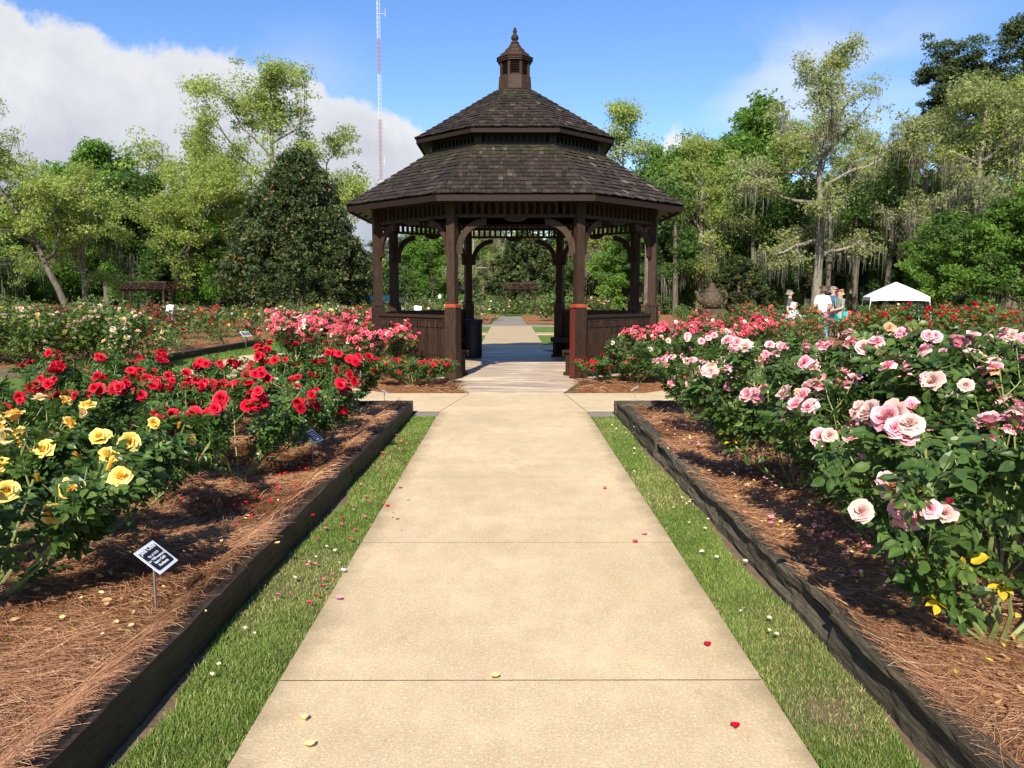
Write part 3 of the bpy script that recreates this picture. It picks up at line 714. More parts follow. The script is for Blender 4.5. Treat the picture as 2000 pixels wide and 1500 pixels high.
# rubbish bin inside the gazebo
bx, by = ax(925, 18.6), 18.6
bn = thing('rubbish_bin', 'black round rubbish bin standing inside the back left of the gazebo', 'bin', (bx, by, .008))
mb = MB(); mb.lathe([(.17, 0), (.195, .02), (.20, .8), (.215, .82), (.215, .86), (.19, .86), (.18, .3)], 24); mb.build('bin_body', M['plate_black'], bn, smooth=False)
mb = MB(); mb.lathe([(.21, .862), (.21, .885), (.15, .90), (.12, .90), (.11, .87)], 24); mb.build('bin_lid', M['plate_black'], bn)

# ------------------------------------------------------------------ rose blooms
def rose_template(seed, npet=24, R=1.0, open_=1.0, g=(4, 3), ragged=.0):
    """double rose: petals lie on nested cups that open outwards. Returns V, F, var(r: base->edge, g: random, b: inner->outer)"""
    r = np.random.default_rng(seed); gu, gv = g; V = []; F = []; C = []; n0 = 0
    for i in range(npet):
        t = i/(npet-1); a = i*2.39996+r.normal()*.25; rp = r.random()
        tilt = rad((4+70*t**1.25)*open_+r.normal()*7+ragged*abs(r.normal())*25)      # lean of the petal's middle line
        ln = (.55+.42*t)*(1+r.normal()*.07); wd = (.40+.44*t)*(1+r.normal()*.08)
        reflex = rad(12+50*t+r.normal()*10); base = .03+.05*t; z0 = .06-.20*t
        for v in range(gv+1):
            q = v/gv; k = 6; rr = base; zz = z0
            for s_ in range(k):
                qq = q*(s_+.5)/k; th = tilt*(.35+1.0*qq)+(reflex*max(0, (qq-.65)/.35)**1.5 if qq > .65 else 0)-rad(14)*(1-t)*qq
                rr += math.sin(th)*ln*q/k; zz += math.cos(th)*ln*q/k
            w = wd*(.35+.85*math.sin(math.pi*min(1, .10+.74*q))**.7)
            notch = (.06 if v == gv else 0)*ln
            for u in range(gu+1):
                p = u/gu*2-1
                # petals wrap round the heart: follow an arc about the flower axis
                rad_ = max(.16, rr)*(1.0+.5*t); ang = p*w*.62/rad_
                ang = max(-1.15, min(1.15, ang))
                lift = (1-math.cos(ang))*rad_
                x_ = rr-lift*.8+r.normal()*.020*q; y_ = math.sin(ang)*rad_+r.normal()*.012*q
                z_ = zz-(.13*ln*abs(p)**2.5 if v == gv else 0)+(notch if abs(p) > .3 else -notch)*.5+r.normal()*.028*q-ragged*.12*q*q*r.random()*t
                ca, sa = math.cos(a), math.sin(a)
                V.append((x_*ca-y_*sa, x_*sa+y_*ca, z_)); C.append((q, rp, t))
        for v in range(gv):
            for u in range(gu):
                b = n0+v*(gu+1)+u; F.append((b, b+1, b+gu+2, b+gu+1))
        n0 += (gu+1)*(gv+1)
    V = np.array(V); F = np.array(F)
    s = R/np.percentile(np.hypot(V[:, 0], V[:, 1]), 97); V = V*s; V[:, 2] -= .05
    return V, F, np.array(C)
def hip_template():
    mb = MB(); mb.lathe([(.02, -.55), (.05, -.30), (.10, -.12), (.13, .0), (.05, .06)], 6, col=(.4, .4, .4))
    for k in range(5):
        a = k*1.2566; d = np.array((math.cos(a), math.sin(a))); e = np.array((-d[1], d[0]))
        P = [(*(d*.08+e*.06), 0), (*(d*.08-e*.06), 0), (*(d*.34), -.12)]
        mb.add(P, T=[(0, 1, 2)], c=(.4, .4, .4))
    return np.vstack(mb.V), np.vstack(mb.Q), np.vstack(mb.T)
HV, HQ, HT = hip_template()
def bloom_mesh(name, seed, mat, **kw):
    V, F, C = rose_template(seed, **kw)
    n = len(V); V2 = np.vstack([V, HV]); C2 = np.vstack([C, np.full((len(HV), 3), .4)])
    return make_mesh(name, V2, [F, HQ+n, HT+n], [M[mat], M['hip']], C2, True, np.r_[np.zeros(len(F)), np.ones(len(HQ)+len(HT))])
def bud_mesh(name, mat):
    V, F, C = rose_template(5, npet=6, open_=.18, g=(3, 3)); V = V*np.array((.42, .42, .8)); C[:, 0] *= .6
    n = len(V); return make_mesh(name, np.vstack([V, HV]), [F, HQ+n, HT+n], [M[mat], M['hip']], np.vstack([C, np.full((len(HV), 3), .4)]), True, np.r_[np.zeros(len(F)), np.ones(len(HQ)+len(HT))])
BL = {}
def blooms(kind, mat, n=3, **kw):
    BL[kind] = [bloom_mesh('bloom_'+kind, 10+i, mat, **{**kw, 'open_': kw.get('open_', 1)*(1-.13*i)}) for i in range(n)]
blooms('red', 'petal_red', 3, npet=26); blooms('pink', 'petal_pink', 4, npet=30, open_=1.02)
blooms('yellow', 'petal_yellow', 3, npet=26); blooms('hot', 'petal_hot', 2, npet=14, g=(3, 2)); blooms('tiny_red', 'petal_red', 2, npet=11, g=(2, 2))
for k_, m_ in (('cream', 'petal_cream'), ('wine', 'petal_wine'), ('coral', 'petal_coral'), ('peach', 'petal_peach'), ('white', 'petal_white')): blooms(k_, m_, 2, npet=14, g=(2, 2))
BL['spent'] = [bloom_mesh('bloom_spent', 31+i, 'petal_spent', npet=16, open_=.9, ragged=1.0) for i in range(2)]
BL['pink_old'] = [bloom_mesh('bloom_old', 41+i, 'petal_pink', npet=22, open_=1.1, ragged=.9) for i in range(2)]
BUD = {k: bud_mesh('bud_'+k, 'petal_'+m) for k, m in (('red', 'red'), ('pink', 'hot'), ('yellow', 'yellow'))}
for k_ in BUD: BL['bud_'+k_] = [BUD[k_]]

def lo_bloom():
    V = []; F = []; C = []; n = 0
    for ring_, (k, ti, ln) in enumerate(((6, 75, 1.0), (5, 40, .8), (3, 12, .55))):
        for i in range(k):
            a = 6.283*i/k+ring_*.6; d = np.array((math.cos(a), math.sin(a), 0)); e = np.array((-d[1], d[0], 0)); u = d*math.sin(rad(ti))+np.array((0, 0, math.cos(rad(ti))))
            V += [d*.05, u*ln*.6+e*.42*ln, u*ln, u*ln*.6-e*.42*ln]; C += [(0.2, .3, .5), (.8, .5, .5), (1, .5, .5), (.8, .5, .5)]; F.append((n, n+1, n+2, n+3)); n += 4
    return np.array(V), np.array(F), np.array(C)
LBV, LBF, LBC = lo_bloom()
# ------------------------------------------------------------------ rose bushes (detailed)
def bush_meshes(seed, h, r, ncane=9, nshoot=5, ncomp=430, leaf=.05, mat='rose_leaf', bare=.28, thick=1.0):
    """canes, shoots and compound leaves. Returns (stem mesh, leaf mesh, tips)"""
    g = np.random.default_rng(seed); st = MB(); axes = []; tips = []
    for c in range(ncane):
        a = c*2.4+g.normal()*.3; lean = r*(.25+.7*math.sqrt(g.random())); top = h*g.uniform(.55, .86)
        d = np.array((math.cos(a), math.sin(a)))
        pts = []
        for q in np.linspace(0, 1, 6):
            xy = d*(.04+lean*q**.8)+g.normal(size=2)*.015; pts.append((xy[0], xy[1], top*q**1.05))
        pts = np.array(pts); st.tube(pts, np.linspace(.0085, .004, 6)*g.uniform(.7, 1.2)*thick, 5, cap=False, col=(g.random(), 0, 0)); axes.append((pts, .45))
        for s in range(nshoot):
            q = g.uniform(.35, 1.0) if s else 1.0; i = min(4, int(q*5)); f = q*5-i; p0 = pts[i]*(1-f)+pts[i+1]*f if i < 5 else pts[5]
            if s == 0: p0 = pts[5]
            aa = a+g.normal()*1.0; out = np.array((math.cos(aa), math.sin(aa), 0)); L_ = h*g.uniform(.16, .36)
            e = p0+out*L_*g.uniform(.25, .75)+np.array((0, 0, L_*g.uniform(.5, 1.0)))
            hr = math.hypot(e[0], e[1])
            if hr > r: e[:2] *= r/hr
            e[2] = min(e[2], h*(1-.22*(hr/r)**2)*g.uniform(.86, 1.0))
            m = (p0+e)/2+np.array((out[0], out[1], -.3))*L_*.12
            P = np.array([p0, p0*.35+m*.5+e*.15, p0*.15+m*.5+e*.35, e]); st.tube(P, [.0045, .004, .0035, .003], 4, cap=False, col=(g.random(), 0, 0))
            axes.append((P, 1.0)); tips.append(e)
    # leaves
    w = np.array([x[1] for x in axes]); w /= w.sum(); idx = g.choice(len(axes), ncomp, p=w)
    P0 = np.zeros((ncomp, 3)); D = np.zeros((ncomp, 3))
    for n, k in enumerate(idx):
        pts, ww = axes[k]; q = g.uniform(bare if ww < 1 else .05, 1.0)*(len(pts)-1); i = min(len(pts)-2, int(q)); P0[n] = pts[i]+(pts[i+1]-pts[i])*(q-i)
    aa = g.uniform(0, 6.283, ncomp); out = P0*np.array((1, 1, 0)); out = nrm(out+g.normal(size=(ncomp, 3))*.08)
    D = nrm(np.c_[np.cos(aa), np.sin(aa), g.uniform(-.3, .5, ncomp)]+out*.9)
    Nn = nrm(np.c_[np.zeros(ncomp), np.zeros(ncomp), np.ones(ncomp)]+out*.5+g.normal(size=(ncomp, 3))*.35+np.array((-.1, -.35, 0)))
    Rf = frames(D, Nn)
    pos = []; Rm = []; sc = []; var = []
    lv = g.random(ncomp); yl = g.random(ncomp)
    for (al, sd, ang, s) in ((1.55, 0, 0, 1.15), (1.0, 1, 62, .95), (1.0, -1, 62, .95), (.45, 1, 70, .8), (.45, -1, 70, .8)):
        o = D*(al*leaf)[..., None] if np.ndim(al) else D*al*leaf
        dirl = D*math.cos(rad(ang))+Rf[:, :, 0]*sd*math.sin(rad(ang))+g.normal(size=(ncomp, 3))*.14+np.array((0, 0, -.12))
        nl = Rf[:, :, 2]+g.normal(size=(ncomp, 3))*.22
        pos.append(P0+o+D*leaf*.4); Rm.append(frames(dirl, nl)); sc.append(leaf*s*g.uniform(.75, 1.25, ncomp))
        hgt = np.clip((P0[:, 2]/h-.3), 0, 1)
        var.append(np.c_[np.clip(lv*.5+g.random(ncomp)*.35+.25*(hgt > .55)*g.random(ncomp), 0, 1), yl+.35*hgt, g.random(ncomp)])
    pos = np.vstack(pos); keep = pos[:, 2] > .03
    V, F, C = scatter(LEAF_V, LEAF_F, np.vstack(Rm)[keep], np.concatenate(sc)[keep], pos[keep], np.vstack(var)[keep])
    lm = make_mesh('foliage', V, F, M[mat], C)
    sv = np.vstack(st.V); sm = make_mesh('canes', sv, np.vstack(st.Q), M['cane'], np.vstack(st.c))
    return sm, lm, np.array(tips)
def eul(d, spin):
    return (Vector(d).to_track_quat('Z', 'Y') @ Euler((0, 0, spin)).to_quaternion()).to_euler()
def rose_bush(proto, loc, label, group, bkind, nb, bsize, rz=0, sc=1.0, z=.07, extra=(), topbias=1.0, face=.5, clump=1, seed=0, partname='bloom', hmin=.35, mass=0):
    sm, lm, tips = proto; g = np.random.default_rng(int(abs(loc[0]*977+loc[1]*131))+seed)
    root = thing('rose_bush', label, 'rose bush', (loc[0], loc[1], z), rz, group, sc)
    put('canes', sm, root); put('foliage', lm, root)
    hh = tips[:, 2].max(); s = (tips[:, 2]/hh)**topbias; s[tips[:, 2] < hmin*hh] *= .05
    # prefer the tips that face the path and the light a little
    wd = np.c_[np.cos(rz)*tips[:, 0]-np.sin(rz)*tips[:, 1], np.sin(rz)*tips[:, 0]+np.cos(rz)*tips[:, 1]]
    p = s*(1+.8*np.clip(-wd[:, 1], -.5, .8)); p /= p.sum()
    n = 0; order = g.choice(len(tips), min(len(tips), max(1, math.ceil(nb/clump))), replace=False, p=p)
    while n < nb:
        for k in order:
            for c in range(clump):
                if n >= nb: break
                t = tips[k]; off = g.normal(size=3)*np.array((1, 1, .5))*bsize/sc*(.95 if c or n >= len(order)*clump else .15)
                d = nrm(np.array((t[0], t[1], 0))*1.1/max(.2, np.hypot(t[0], t[1])+.2)+np.array((0, 0, .75))+g.normal(size=3)*.28)
                world_back = np.array((math.sin(-rz)*-1*0, 0, 0)); vd = np.array((-math.sin(rz)*1.0, -math.cos(rz), 0))*face; d = nrm(d+vd)
                kind = bkind
                for (ek, pr) in extra:
                    if g.random() < pr: kind = ek
                me_ = BL[kind][g.integers(len(BL[kind]))]; s_ = bsize/sc*g.uniform(.72, 1.12)*(.8 if kind == 'spent' else .62 if kind.startswith('bud') else 1)
                o = put(partname, me_, root, tuple(t+off+d*bsize/sc*(1.0 if bsize > .04 else .5)), eul(d, g.uniform(0, 6.28)), s_)
                n += 1
            if n >= nb: break
    if mass:          # blooms past the first hundred, as one part
        w_ = np.clip(s, .02, 1); k_ = g.choice(len(tips), mass, p=w_/w_.sum()); T_ = tips[k_]+g.normal(size=(mass, 3))*.055; Dz = nrm(T_*np.array((1, 1, .2))+np.array((0, 0, .7))+g.normal(size=(mass, 3))*.3)
        X = nrm(np.cross(Dz, g.normal(size=(mass, 3)))); R_ = np.stack([X, np.cross(Dz, X), Dz], -1)
        V, F, _ = scatter(LBV, LBF, R_, bsize*g.uniform(.7, 1.1, mass), T_)
        put('blooms', make_mesh('blooms', V, F, [M['petal_hot'], M['petal_peach']], np.tile(LBC, (mass, 1)), False, np.repeat((g.random(mass) < .12).astype(int), len(LBF))), root, kind='stuff')
    return root
P_RED = [bush_meshes(s, .86, .60, 13, 8, 1050, .043, bare=.2) for s in (1, 2, 3)]
P_YEL = [bush_meshes(s, .80, .64, 14, 8, 1350, .046, bare=.08) for s in (11, 12)]
P_PNK = [bush_meshes(s, 1.22, .68, 12, 7, 1050, .056, 'rose_leaf_blue', bare=.30) for s in (21, 22, 23)]
P_LEG = bush_meshes(24, 1.15, .66, 13, 8, 900, .056, 'rose_leaf_blue', bare=.30, thick=1.5)
P_FLO = [bush_meshes(s, 1.0, .78, 14, 9, 1500, .038) for s in (31, 32)]
P_GRD = [bush_meshes(s, .50, .70, 22, 10, 2800, .028, 'rose_leaf_far', bare=.1) for s in (41,)]
def recolour(label): return label
GRP = 'red roses in the left bed'
for i, (x, y, s, nb, lab) in enumerate([
    (-2.10, 6.05, .98, 20, 'low red rose bush right behind the taller name stake in the left bed'),
    (-1.97, 7.35, 1.0, 20, 'red rose bush closest to the left edging timber, overhanging it'),
    (-2.14, 8.75, 1.12, 24, 'tallest red rose bush at the far corner of the left bed beside the ring path'),
    (-2.95, 7.75, .95, 17, 'red rose bush in the middle of the left bed behind bare pine straw'),
    (-3.45, 6.95, .90, 15, 'red rose bush directly behind the yellow roses'),
    (-4.05, 8.05, 1.0, 19, 'red rose bush at left, in line with the cream roses behind it'),
    (-3.05, 9.25, .95, 15, 'red rose bush in the back of the left bed near the diagonal timber'),
    (-4.75, 8.85, 1.0, 14, 'red rose bush farthest left in the red row, cut by the photo edge'),
    (-4.60, 7.35, .9, 12, 'small red rose bush at the left photo edge beside the grass patch')]):
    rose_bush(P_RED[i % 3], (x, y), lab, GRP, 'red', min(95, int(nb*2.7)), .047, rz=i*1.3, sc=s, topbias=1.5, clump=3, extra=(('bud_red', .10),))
GRP = 'yellow roses in the left bed'
rose_bush(P_YEL[0], (-2.42, 3.55), 'yellow rose bush nearest the camera at the left photo edge', GRP, 'yellow', 30, .052, rz=.4, sc=1.05, extra=(('bud_yellow', .22),), topbias=.4, hmin=.1)
rose_bush(P_YEL[1], (-2.42, 4.65), 'yellow rose bush between the front name sign and the red roses', GRP, 'yellow', 24, .050, rz=2.0, sc=1.0, extra=(('bud_yellow', .25),), topbias=.9)
rose_bush(P_YEL[1], (-3.35, 4.75), 'yellow rose bush farther back at the left photo edge', GRP, 'yellow', 20, .052, rz=4.0, sc=1.05, extra=(('cream', .2),), topbias=1.2)
GRP = 'pink roses in the right bed'
for i, (x, y, s, nb, lab) in enumerate([
    (1.98, 3.12, .95, 20, 'pink rose bush nearest the camera with thick bare canes and yellowing leaves'),
    (2.80, 3.95, 1.12, 22, 'tall pink rose bush at the right photo edge, large pale blooms on top'),
    (2.10, 4.35, .88, 16, 'pink rose bush beside the split grey timber, drooping blooms near the straw'),
    (2.75, 5.15, 1.08, 24, 'tall pink rose bush in the middle of the right bed, many pale blooms'),
    (2.10, 5.75, .98, 20, 'pink rose bush with one long upright stem rising towards the people'),
    (3.60, 5.20, 1.16, 20, 'pink rose bush behind the tall ones at the right photo edge'),
    (2.15, 7.60, .80, 17, 'mid-height pink rose bush halfway along the right timbers'),
    (3.05, 7.30, .98, 20, 'pink rose bush behind the halfway bush, below the white tent'),
    (2.10, 8.95, .68, 14, 'low pink rose bush next to the small name sign at the far corner'),
    (3.15, 8.80, .80, 16, 'pink rose bush in the back row of the right bed by the diagonal timber'),
    (4.15, 7.60, 1.0, 18, 'pink rose bush below the far right end of the white tent'),
    (4.90, 6.60, 1.08, 16, 'pink rose bush at the far right side of the right bed')]):
    
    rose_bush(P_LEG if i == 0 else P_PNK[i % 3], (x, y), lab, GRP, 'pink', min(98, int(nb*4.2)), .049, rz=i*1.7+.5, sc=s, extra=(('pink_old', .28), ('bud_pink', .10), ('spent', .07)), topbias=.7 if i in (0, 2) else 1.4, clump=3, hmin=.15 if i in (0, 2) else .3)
GRP = 'bright pink floribunda roses beside the gazebo'
for i, (x, y, s, nb, lab) in enumerate([
    (-2.35, 13.75, 1.0, 95, 'bright pink rose bush against the left railing of the gazebo'),
    (-3.55, 14.9, 1.12, 100, 'bright pink rose bush left of the gazebo, second from the railing'),
    (-4.45, 16.3, 1.18, 100, 'broad bright pink rose bush farthest left of the gazebo'),
    (-3.75, 17.2, 1.18, 60, 'bright pink rose bush behind the broad one left of the gazebo post'),
    (2.75, 14.0, .98, 85, 'bright pink rose bush against the right railing of the gazebo'),
    (3.75, 14.9, 1.02, 95, 'bright pink rose bush right of the gazebo, second from the railing'),
    (4.45, 16.2, 1.08, 95, 'bright pink rose bush farthest right of the gazebo')]):
    rose_bush(P_FLO[i % 2], (x, y), lab, GRP, 'hot', nb, .044, rz=i*1.1, sc=s, z=.05, extra=(('peach', .10),), topbias=1.6, clump=3, hmin=.5, mass=260)
rose_bush(P_PNK[1], (2.05, 12.75), 'green rose bush with scattered pale blooms in front of the right railing', None, 'peach', 7, .05, rz=.3, sc=.72, z=.05, extra=(('yellow', .3),), partname='bloom')
rose_bush(P_PNK[2], (3.05, 12.7), 'leafy rose bush with mixed pink blooms right of the railing, near the ring path', None, 'pink', 14, .055, rz=1.3, sc=.78, z=.05, extra=(('peach', .3),), partname='bloom')
GRP = 'low red groundcover roses at the gazebo entrance'
rose_bush(P_GRD[0], (-1.52, 12.75), 'low groundcover rose with tiny red blooms left of the gazebo entrance', GRP, 'tiny_red', 98, .034, sc=1.0, z=.03, topbias=.4, clump=2, hmin=.1)
rose_bush(P_GRD[0], (1.72, 13.15), 'low groundcover rose with tiny red blooms right of the gazebo entrance', GRP, 'tiny_red', 85, .034, rz=2.2, sc=.95, z=.03, topbias=.5, clump=2, hmin=.1)

# ------------------------------------------------------------------ rose bushes farther off: leaf clumps and small blooms, shared meshes
def far_bush(seed, h, r, nl, leaf, nb, bs, lmat, pmat, pmat2=None, split=False):
    g = np.random.default_rng(seed)
    nc = 26; cc = np.c_[g.normal(size=nc)*r*.42, g.normal(size=nc)*r*.42, h*(.30+.55*g.random(nc))]
    cc[:, 2] *= 1-.25*np.clip(np.hypot(cc[:, 0], cc[:, 1])/r, 0, 1.2)
    k = g.integers(nc, size=nl); P = cc[k]+g.normal(size=(nl, 3))*np.array((.16, .16, .15))*max(r, .4)*1.1
    P = P[P[:, 2] > .06]; n = len(P); D = nrm(g.normal(size=(n, 3))); Nn = nrm(g.normal(size=(n, 3))*.5+np.array((0, -.3, 1)))
    cv = g.random(nc)[k[:n]]
    V, F, C = scatter(SPRIG_V, SPRIG_F, frames(D, Nn), leaf*g.uniform(.7, 1.3, n), P, np.c_[np.clip(.5*cv+.6*g.random(n), 0, 1), g.random(n), g.random(n)])
    lm = make_mesh('foliage', V, F, M[lmat], C)
    st = MB()
    for i in range(7):
        a = g.uniform(0, 6.28); e = cc[g.integers(nc)]; st.tube([(math.cos(a)*.05, math.sin(a)*.05, 0), (e[0]*.5, e[1]*.5, e[2]*.5), tuple(e)], [.014, .009, .005], 4, cap=False)
    sm = make_mesh('canes', np.vstack(st.V), np.vstack(st.Q), M['cane_old'], np.vstack(st.c))
    # blooms sit on the outside of the crown
    kk = g.integers(nc, size=nb); T = cc[kk]+nrm(g.normal(size=(nb, 3))+np.array((0, -.5, 1.1)))*.20*max(r, .4)*g.uniform(.9, 1.5, nb)[:, None]
    o = np.argsort(-T[:, 2]+g.normal(size=nb)*.25)[:nb]; T = T[o]
    Dz = nrm(g.normal(size=(nb, 3))*.5+np.array((0, -.5, .8))); X = nrm(np.cross(Dz, g.normal(size=(nb, 3)))); Y_ = np.cross(Dz, X); R = np.stack([X, Y_, Dz], -1)
    V, F, _ = scatter(LBV, LBF, R, bs*g.uniform(.7, 1.2, nb), T)
    C = np.tile(LBC, (nb, 1)); C[:, 1] = np.repeat(g.random(nb), len(LBV))
    if split: return sm, lm, (T, R, bs*g.uniform(.7, 1.2, nb), g.random(nb) < .3)
    mi = np.repeat((g.random(nb) < .3).astype(int) if pmat2 else np.zeros(nb, int), len(LBF))
    bm = make_mesh('blooms', V, F, [M[pmat], M[pmat2 or pmat]], C, False, mi)
    return sm, lm, bm
FB = {}
FBS = {}
def fb(k, *a):
    sp = k in ('cream', 'wine', 'sparse', 'deep_red', 'coral', 'bronze')
    FB[k] = [far_bush(s+hash_k(k), *a, split=sp) for s in (1, 2)]
    if sp: FBS[k] = [make_mesh('bloom', LBV, LBF, M[m], LBC) for m in (a[7], a[8] if len(a) > 8 else a[7])]
def hash_k(k): return sum(ord(c)*(i+3) for i, c in enumerate(k)) % 9973
fb('cream', 1.38, .86, 2800, .058, 98, .066, 'rose_leaf', 'petal_cream', 'petal_peach')
fb('wine', 1.5, .62, 900, .06, 40, .065, 'rose_leaf_bronze', 'petal_wine', 'petal_red')
fb('sparse', 1.0, .5, 380, .055, 7, .05, 'rose_leaf_far', 'petal_wine', 'petal_yellow')
fb('mixed', 1.25, .7, 900, .06, 26, .06, 'rose_leaf_far', 'petal_peach', 'petal_cream')
fb('yellow', 1.25, .7, 900, .06, 18, .06, 'rose_leaf_far', 'petal_yellow', 'petal_peach')
fb('coral', 1.2, .65, 1000, .06, 48, .062, 'rose_leaf_far', 'petal_coral', 'petal_hot')
fb('deep_red', 1.35, .65, 1000, .055, 50, .062, 'rose_leaf', 'petal_red', 'petal_wine')
fb('white', 1.0, .8, 900, .07, 60, .055, 'rose_leaf_far', 'petal_white', 'petal_cream')
fb('green', 1.0, .8, 900, .07, 5, .055, 'rose_leaf_far', 'petal_peach', 'petal_white')
fb('bronze', 1.3, .7, 1300, .055, 10, .05, 'rose_leaf_bronze', 'petal_coral', 'petal_wine')
fb('red_far', 1.2, .7, 700, .08, 36, .075, 'rose_leaf_far', 'petal_red', 'petal_coral')
fcount = [0]
def far_rose(k, x, y, label, group, sc=1.0, z=.02, name='rose_bush'):
    i = fcount[0]; fcount[0] += 1
    root = thing(name, label, 'rose bush' if name == 'rose_bush' else 'shrub', (x, y, z), i*2.1, group, sc)
    sm, lm, bm = FB[k][i % 2]; put('canes', sm, root); put('foliage', lm, root)
    if k in FBS:
        for t_, R_, s_, q_ in zip(*bm): put('bloom', FBS[k][int(q_)], root, tuple(t_), Matrix(R_.tolist()).to_euler(), s_)
    else: put('blooms', bm, root)
    return root
G_ = 'cream roses beyond the left ring path'
far_rose('cream', -10.7, 16.3, 'cream rose bush leftmost of the front row, cut by the photo edge', G_, 1.02)
far_rose('cream', -9.65, 16.1, 'cream rose bush second from the left photo edge', G_, .98)
far_rose('cream', -8.7, 16.3, 'tall bushy cream rose in the middle of its row above the red roses', G_, 1.0)
far_rose('cream', -7.75, 16.2, 'cream rose bush at the right end of its row beside the sparse bed', G_, .95)
far_rose('cream', -11.4, 17.6, 'cream rose bush in the second row at the left photo edge', G_, 1.02)
far_rose('cream', -9.2, 17.6, 'cream rose bush in the second row behind the bushy middle one', G_, 1.0)
r_ = random.Random(3)
for x, y in ((-13.2, 20.5), (-11.9, 21.0), (-10.8, 20.3), (-9.7, 21.2), (-8.9, 20.4)):
    far_rose('wine', x, y, 'wine red rose bush behind the cream roses', 'wine red roses behind the cream roses', r_.uniform(.92, 1.04))
for x, y, s in ((-7.95, 18.3, .75), (-8.4, 20.0, .8), (-7.8, 21.6, .85), (-8.6, 22.7, .9), (-7.9, 24.0, .95)):
    far_rose('sparse', x, y, 'sparse rose bush in straw beyond the left ring path', 'sparse roses in the open straw bed', s)
for i in range(17):
    x = -20+i*.95+r_.uniform(-.3, .3); y = 27+r_.uniform(-1.8, 3.5)
    if x > -5.6: continue
    k = ('mixed', 'mixed', 'yellow', 'red_far')[i % 4] if x > -14 else ('mixed', 'red_far', 'yellow')[i % 3]
    lab = {'mixed': 'peach rose bush in the wide bed left of the gazebo', 'yellow': 'yellow rose bush in the wide bed left of the gazebo', 'red_far': 'red rose bush in the wide bed left of the gazebo'}[k]
    far_rose(k, x, y, lab, lab.replace('rose bush', 'rose bushes'), r_.uniform(.9, 1.05))
for i in range(14):
    x = -25+i*1.45+r_.uniform(-.4, .4); y = 38+r_.uniform(-2.5, 4); far_rose(('mixed', 'green')[i % 2], x, y, ('distant pale rose bush left of the gazebo', 'distant green shrub left of the gazebo')[i % 2], ('distant pale roses', 'distant green shrubs')[i % 2], r_.uniform(.9, 1.1))
for x, y, s in ((6.9, 20.6, .9), (7.9, 21.3, 1.0), (8.7, 20.3, .95), (6.6, 23.0, 1.0), (7.6, 23.6, 1.05), (8.7, 23.1, .98), (5.9, 24.6, .95), (9.9, 22.3, .80), (10.6, 24.2, .85)):
    far_rose('coral', x, y, 'coral rose bush in front of the people', 'coral roses in front of the people', s)
for x, y, s in ((8.5, 18.7, 1.0), (9.4, 18.9, 1.03), (10.2, 18.6, 1.04), (11.0, 19.0, 1.02), (11.9, 19.3, 1.0)):
    far_rose('deep_red', x, y, 'deep red rose bush in front of the tent', 'deep red roses in front of the tent', s)
for (k, x, y, s, lab) in (('yellow', 7.6, 12.3, .86, 'green rose bush with a few yellow blooms at the right, past the pink roses'), ('bronze', 8.1, 11.4, 1.0, 'reddish bronze-leaved rose bush at the right photo edge'),
                          ('red_far', 8.6, 13.2, .85, 'rose bush with scattered red blooms at the right behind the bronze bush'), ('green', 7.0, 11.0, .95, 'leafy green rose bush with hardly any blooms behind the pink roses'),
                          ('bronze', 9.2, 12.6, .95, 'bronze-leaved rose bush farther right behind the first bronze one')):
    far_rose(k, x, y, lab, None, s)
for i in range(8):
    x = 13.5+i*1.3+r_.uniform(-.4, .4); y = 23+r_.uniform(-2, 5); far_rose('red_far', x, y, 'red rose bush in the bed right of the white tent', 'red roses right of the tent', r_.uniform(.95, 1.1))
for (k, x, y, s, lab, g__) in (('white', -2.2, 40.5, 1.15, 'low white rose bush beyond the gazebo', 'white roses beyond the gazebo'), ('white', -3.2, 41.2, 1.1, 'low white rose bush beyond the gazebo', 'white roses beyond the gazebo'),
    ('green', -2.0, 44.5, 1.5, 'green shrub left of the garden arbour', 'green shrubs flanking the arbour'), ('green', -3.4, 45.5, 1.6, 'green shrub left of the garden arbour', 'green shrubs flanking the arbour'), ('mixed', -4.6, 43, 1.3, 'pale rose bush well left of the garden arbour', None),
    ('green', 2.3, 43, 1.5, 'green shrub right of the garden arbour', 'green shrubs flanking the arbour'), ('green', 3.4, 44.6, 1.6, 'green shrub right of the garden arbour', 'green shrubs flanking the arbour'), ('mixed', 4.8, 43, 1.3, 'pale rose bush well right of the garden arbour', None),
    ('green', -.9, 56.5, 1.4, 'low green shrub behind the garden arbour', 'low shrubs behind the arbour'), ('green', .6, 56.8, 1.4, 'low green shrub behind the garden arbour', 'low shrubs behind the arbour'), ('green', 2.0, 56.2, 1.4, 'low green shrub behind the garden arbour', 'low shrubs behind the arbour'),
    ('coral', 2.2, 27.0, .95, 'red rose bush beside the path beyond the gazebo', 'red roses beside the back path'), ('coral', 2.5, 28.2, .95, 'red rose bush beside the path beyond the gazebo', 'red roses beside the back path')):
    far_rose(k, x, y, lab, g__, s)
for i in range(12):
    x = 7+i*1.6+r_.uniform(-.4, .4); y = 38+r_.uniform(-2, 4); far_rose(('red_far', 'green', 'mixed')[i % 3], x, y, ('distant red rose bush right of the gazebo', 'distant green shrub right of the gazebo', 'distant pale rose bush right of the gazebo')[i % 3], ('distant red roses right of the gazebo', 'distant green shrubs right of the gazebo', 'distant pale roses right of the gazebo')[i % 3], r_.uniform(.9, 1.1))
for i in range(9):
    x = -10.5+i*.85; y = 34+r_.uniform(-1, 1.5)
    if abs(x) > 3.2: far_rose('mixed', x, y, 'peach rose bush seen through the gazebo', 'peach roses seen through the gazebo', r_.uniform(.85, 1.0))
for (x, y) in ((5.2, 24.8), (4.5, 24.0)): far_rose('green', x, y, 'low flowering shrub beside the grass strip right of the gazebo', 'low shrubs right of the gazebo', .6)

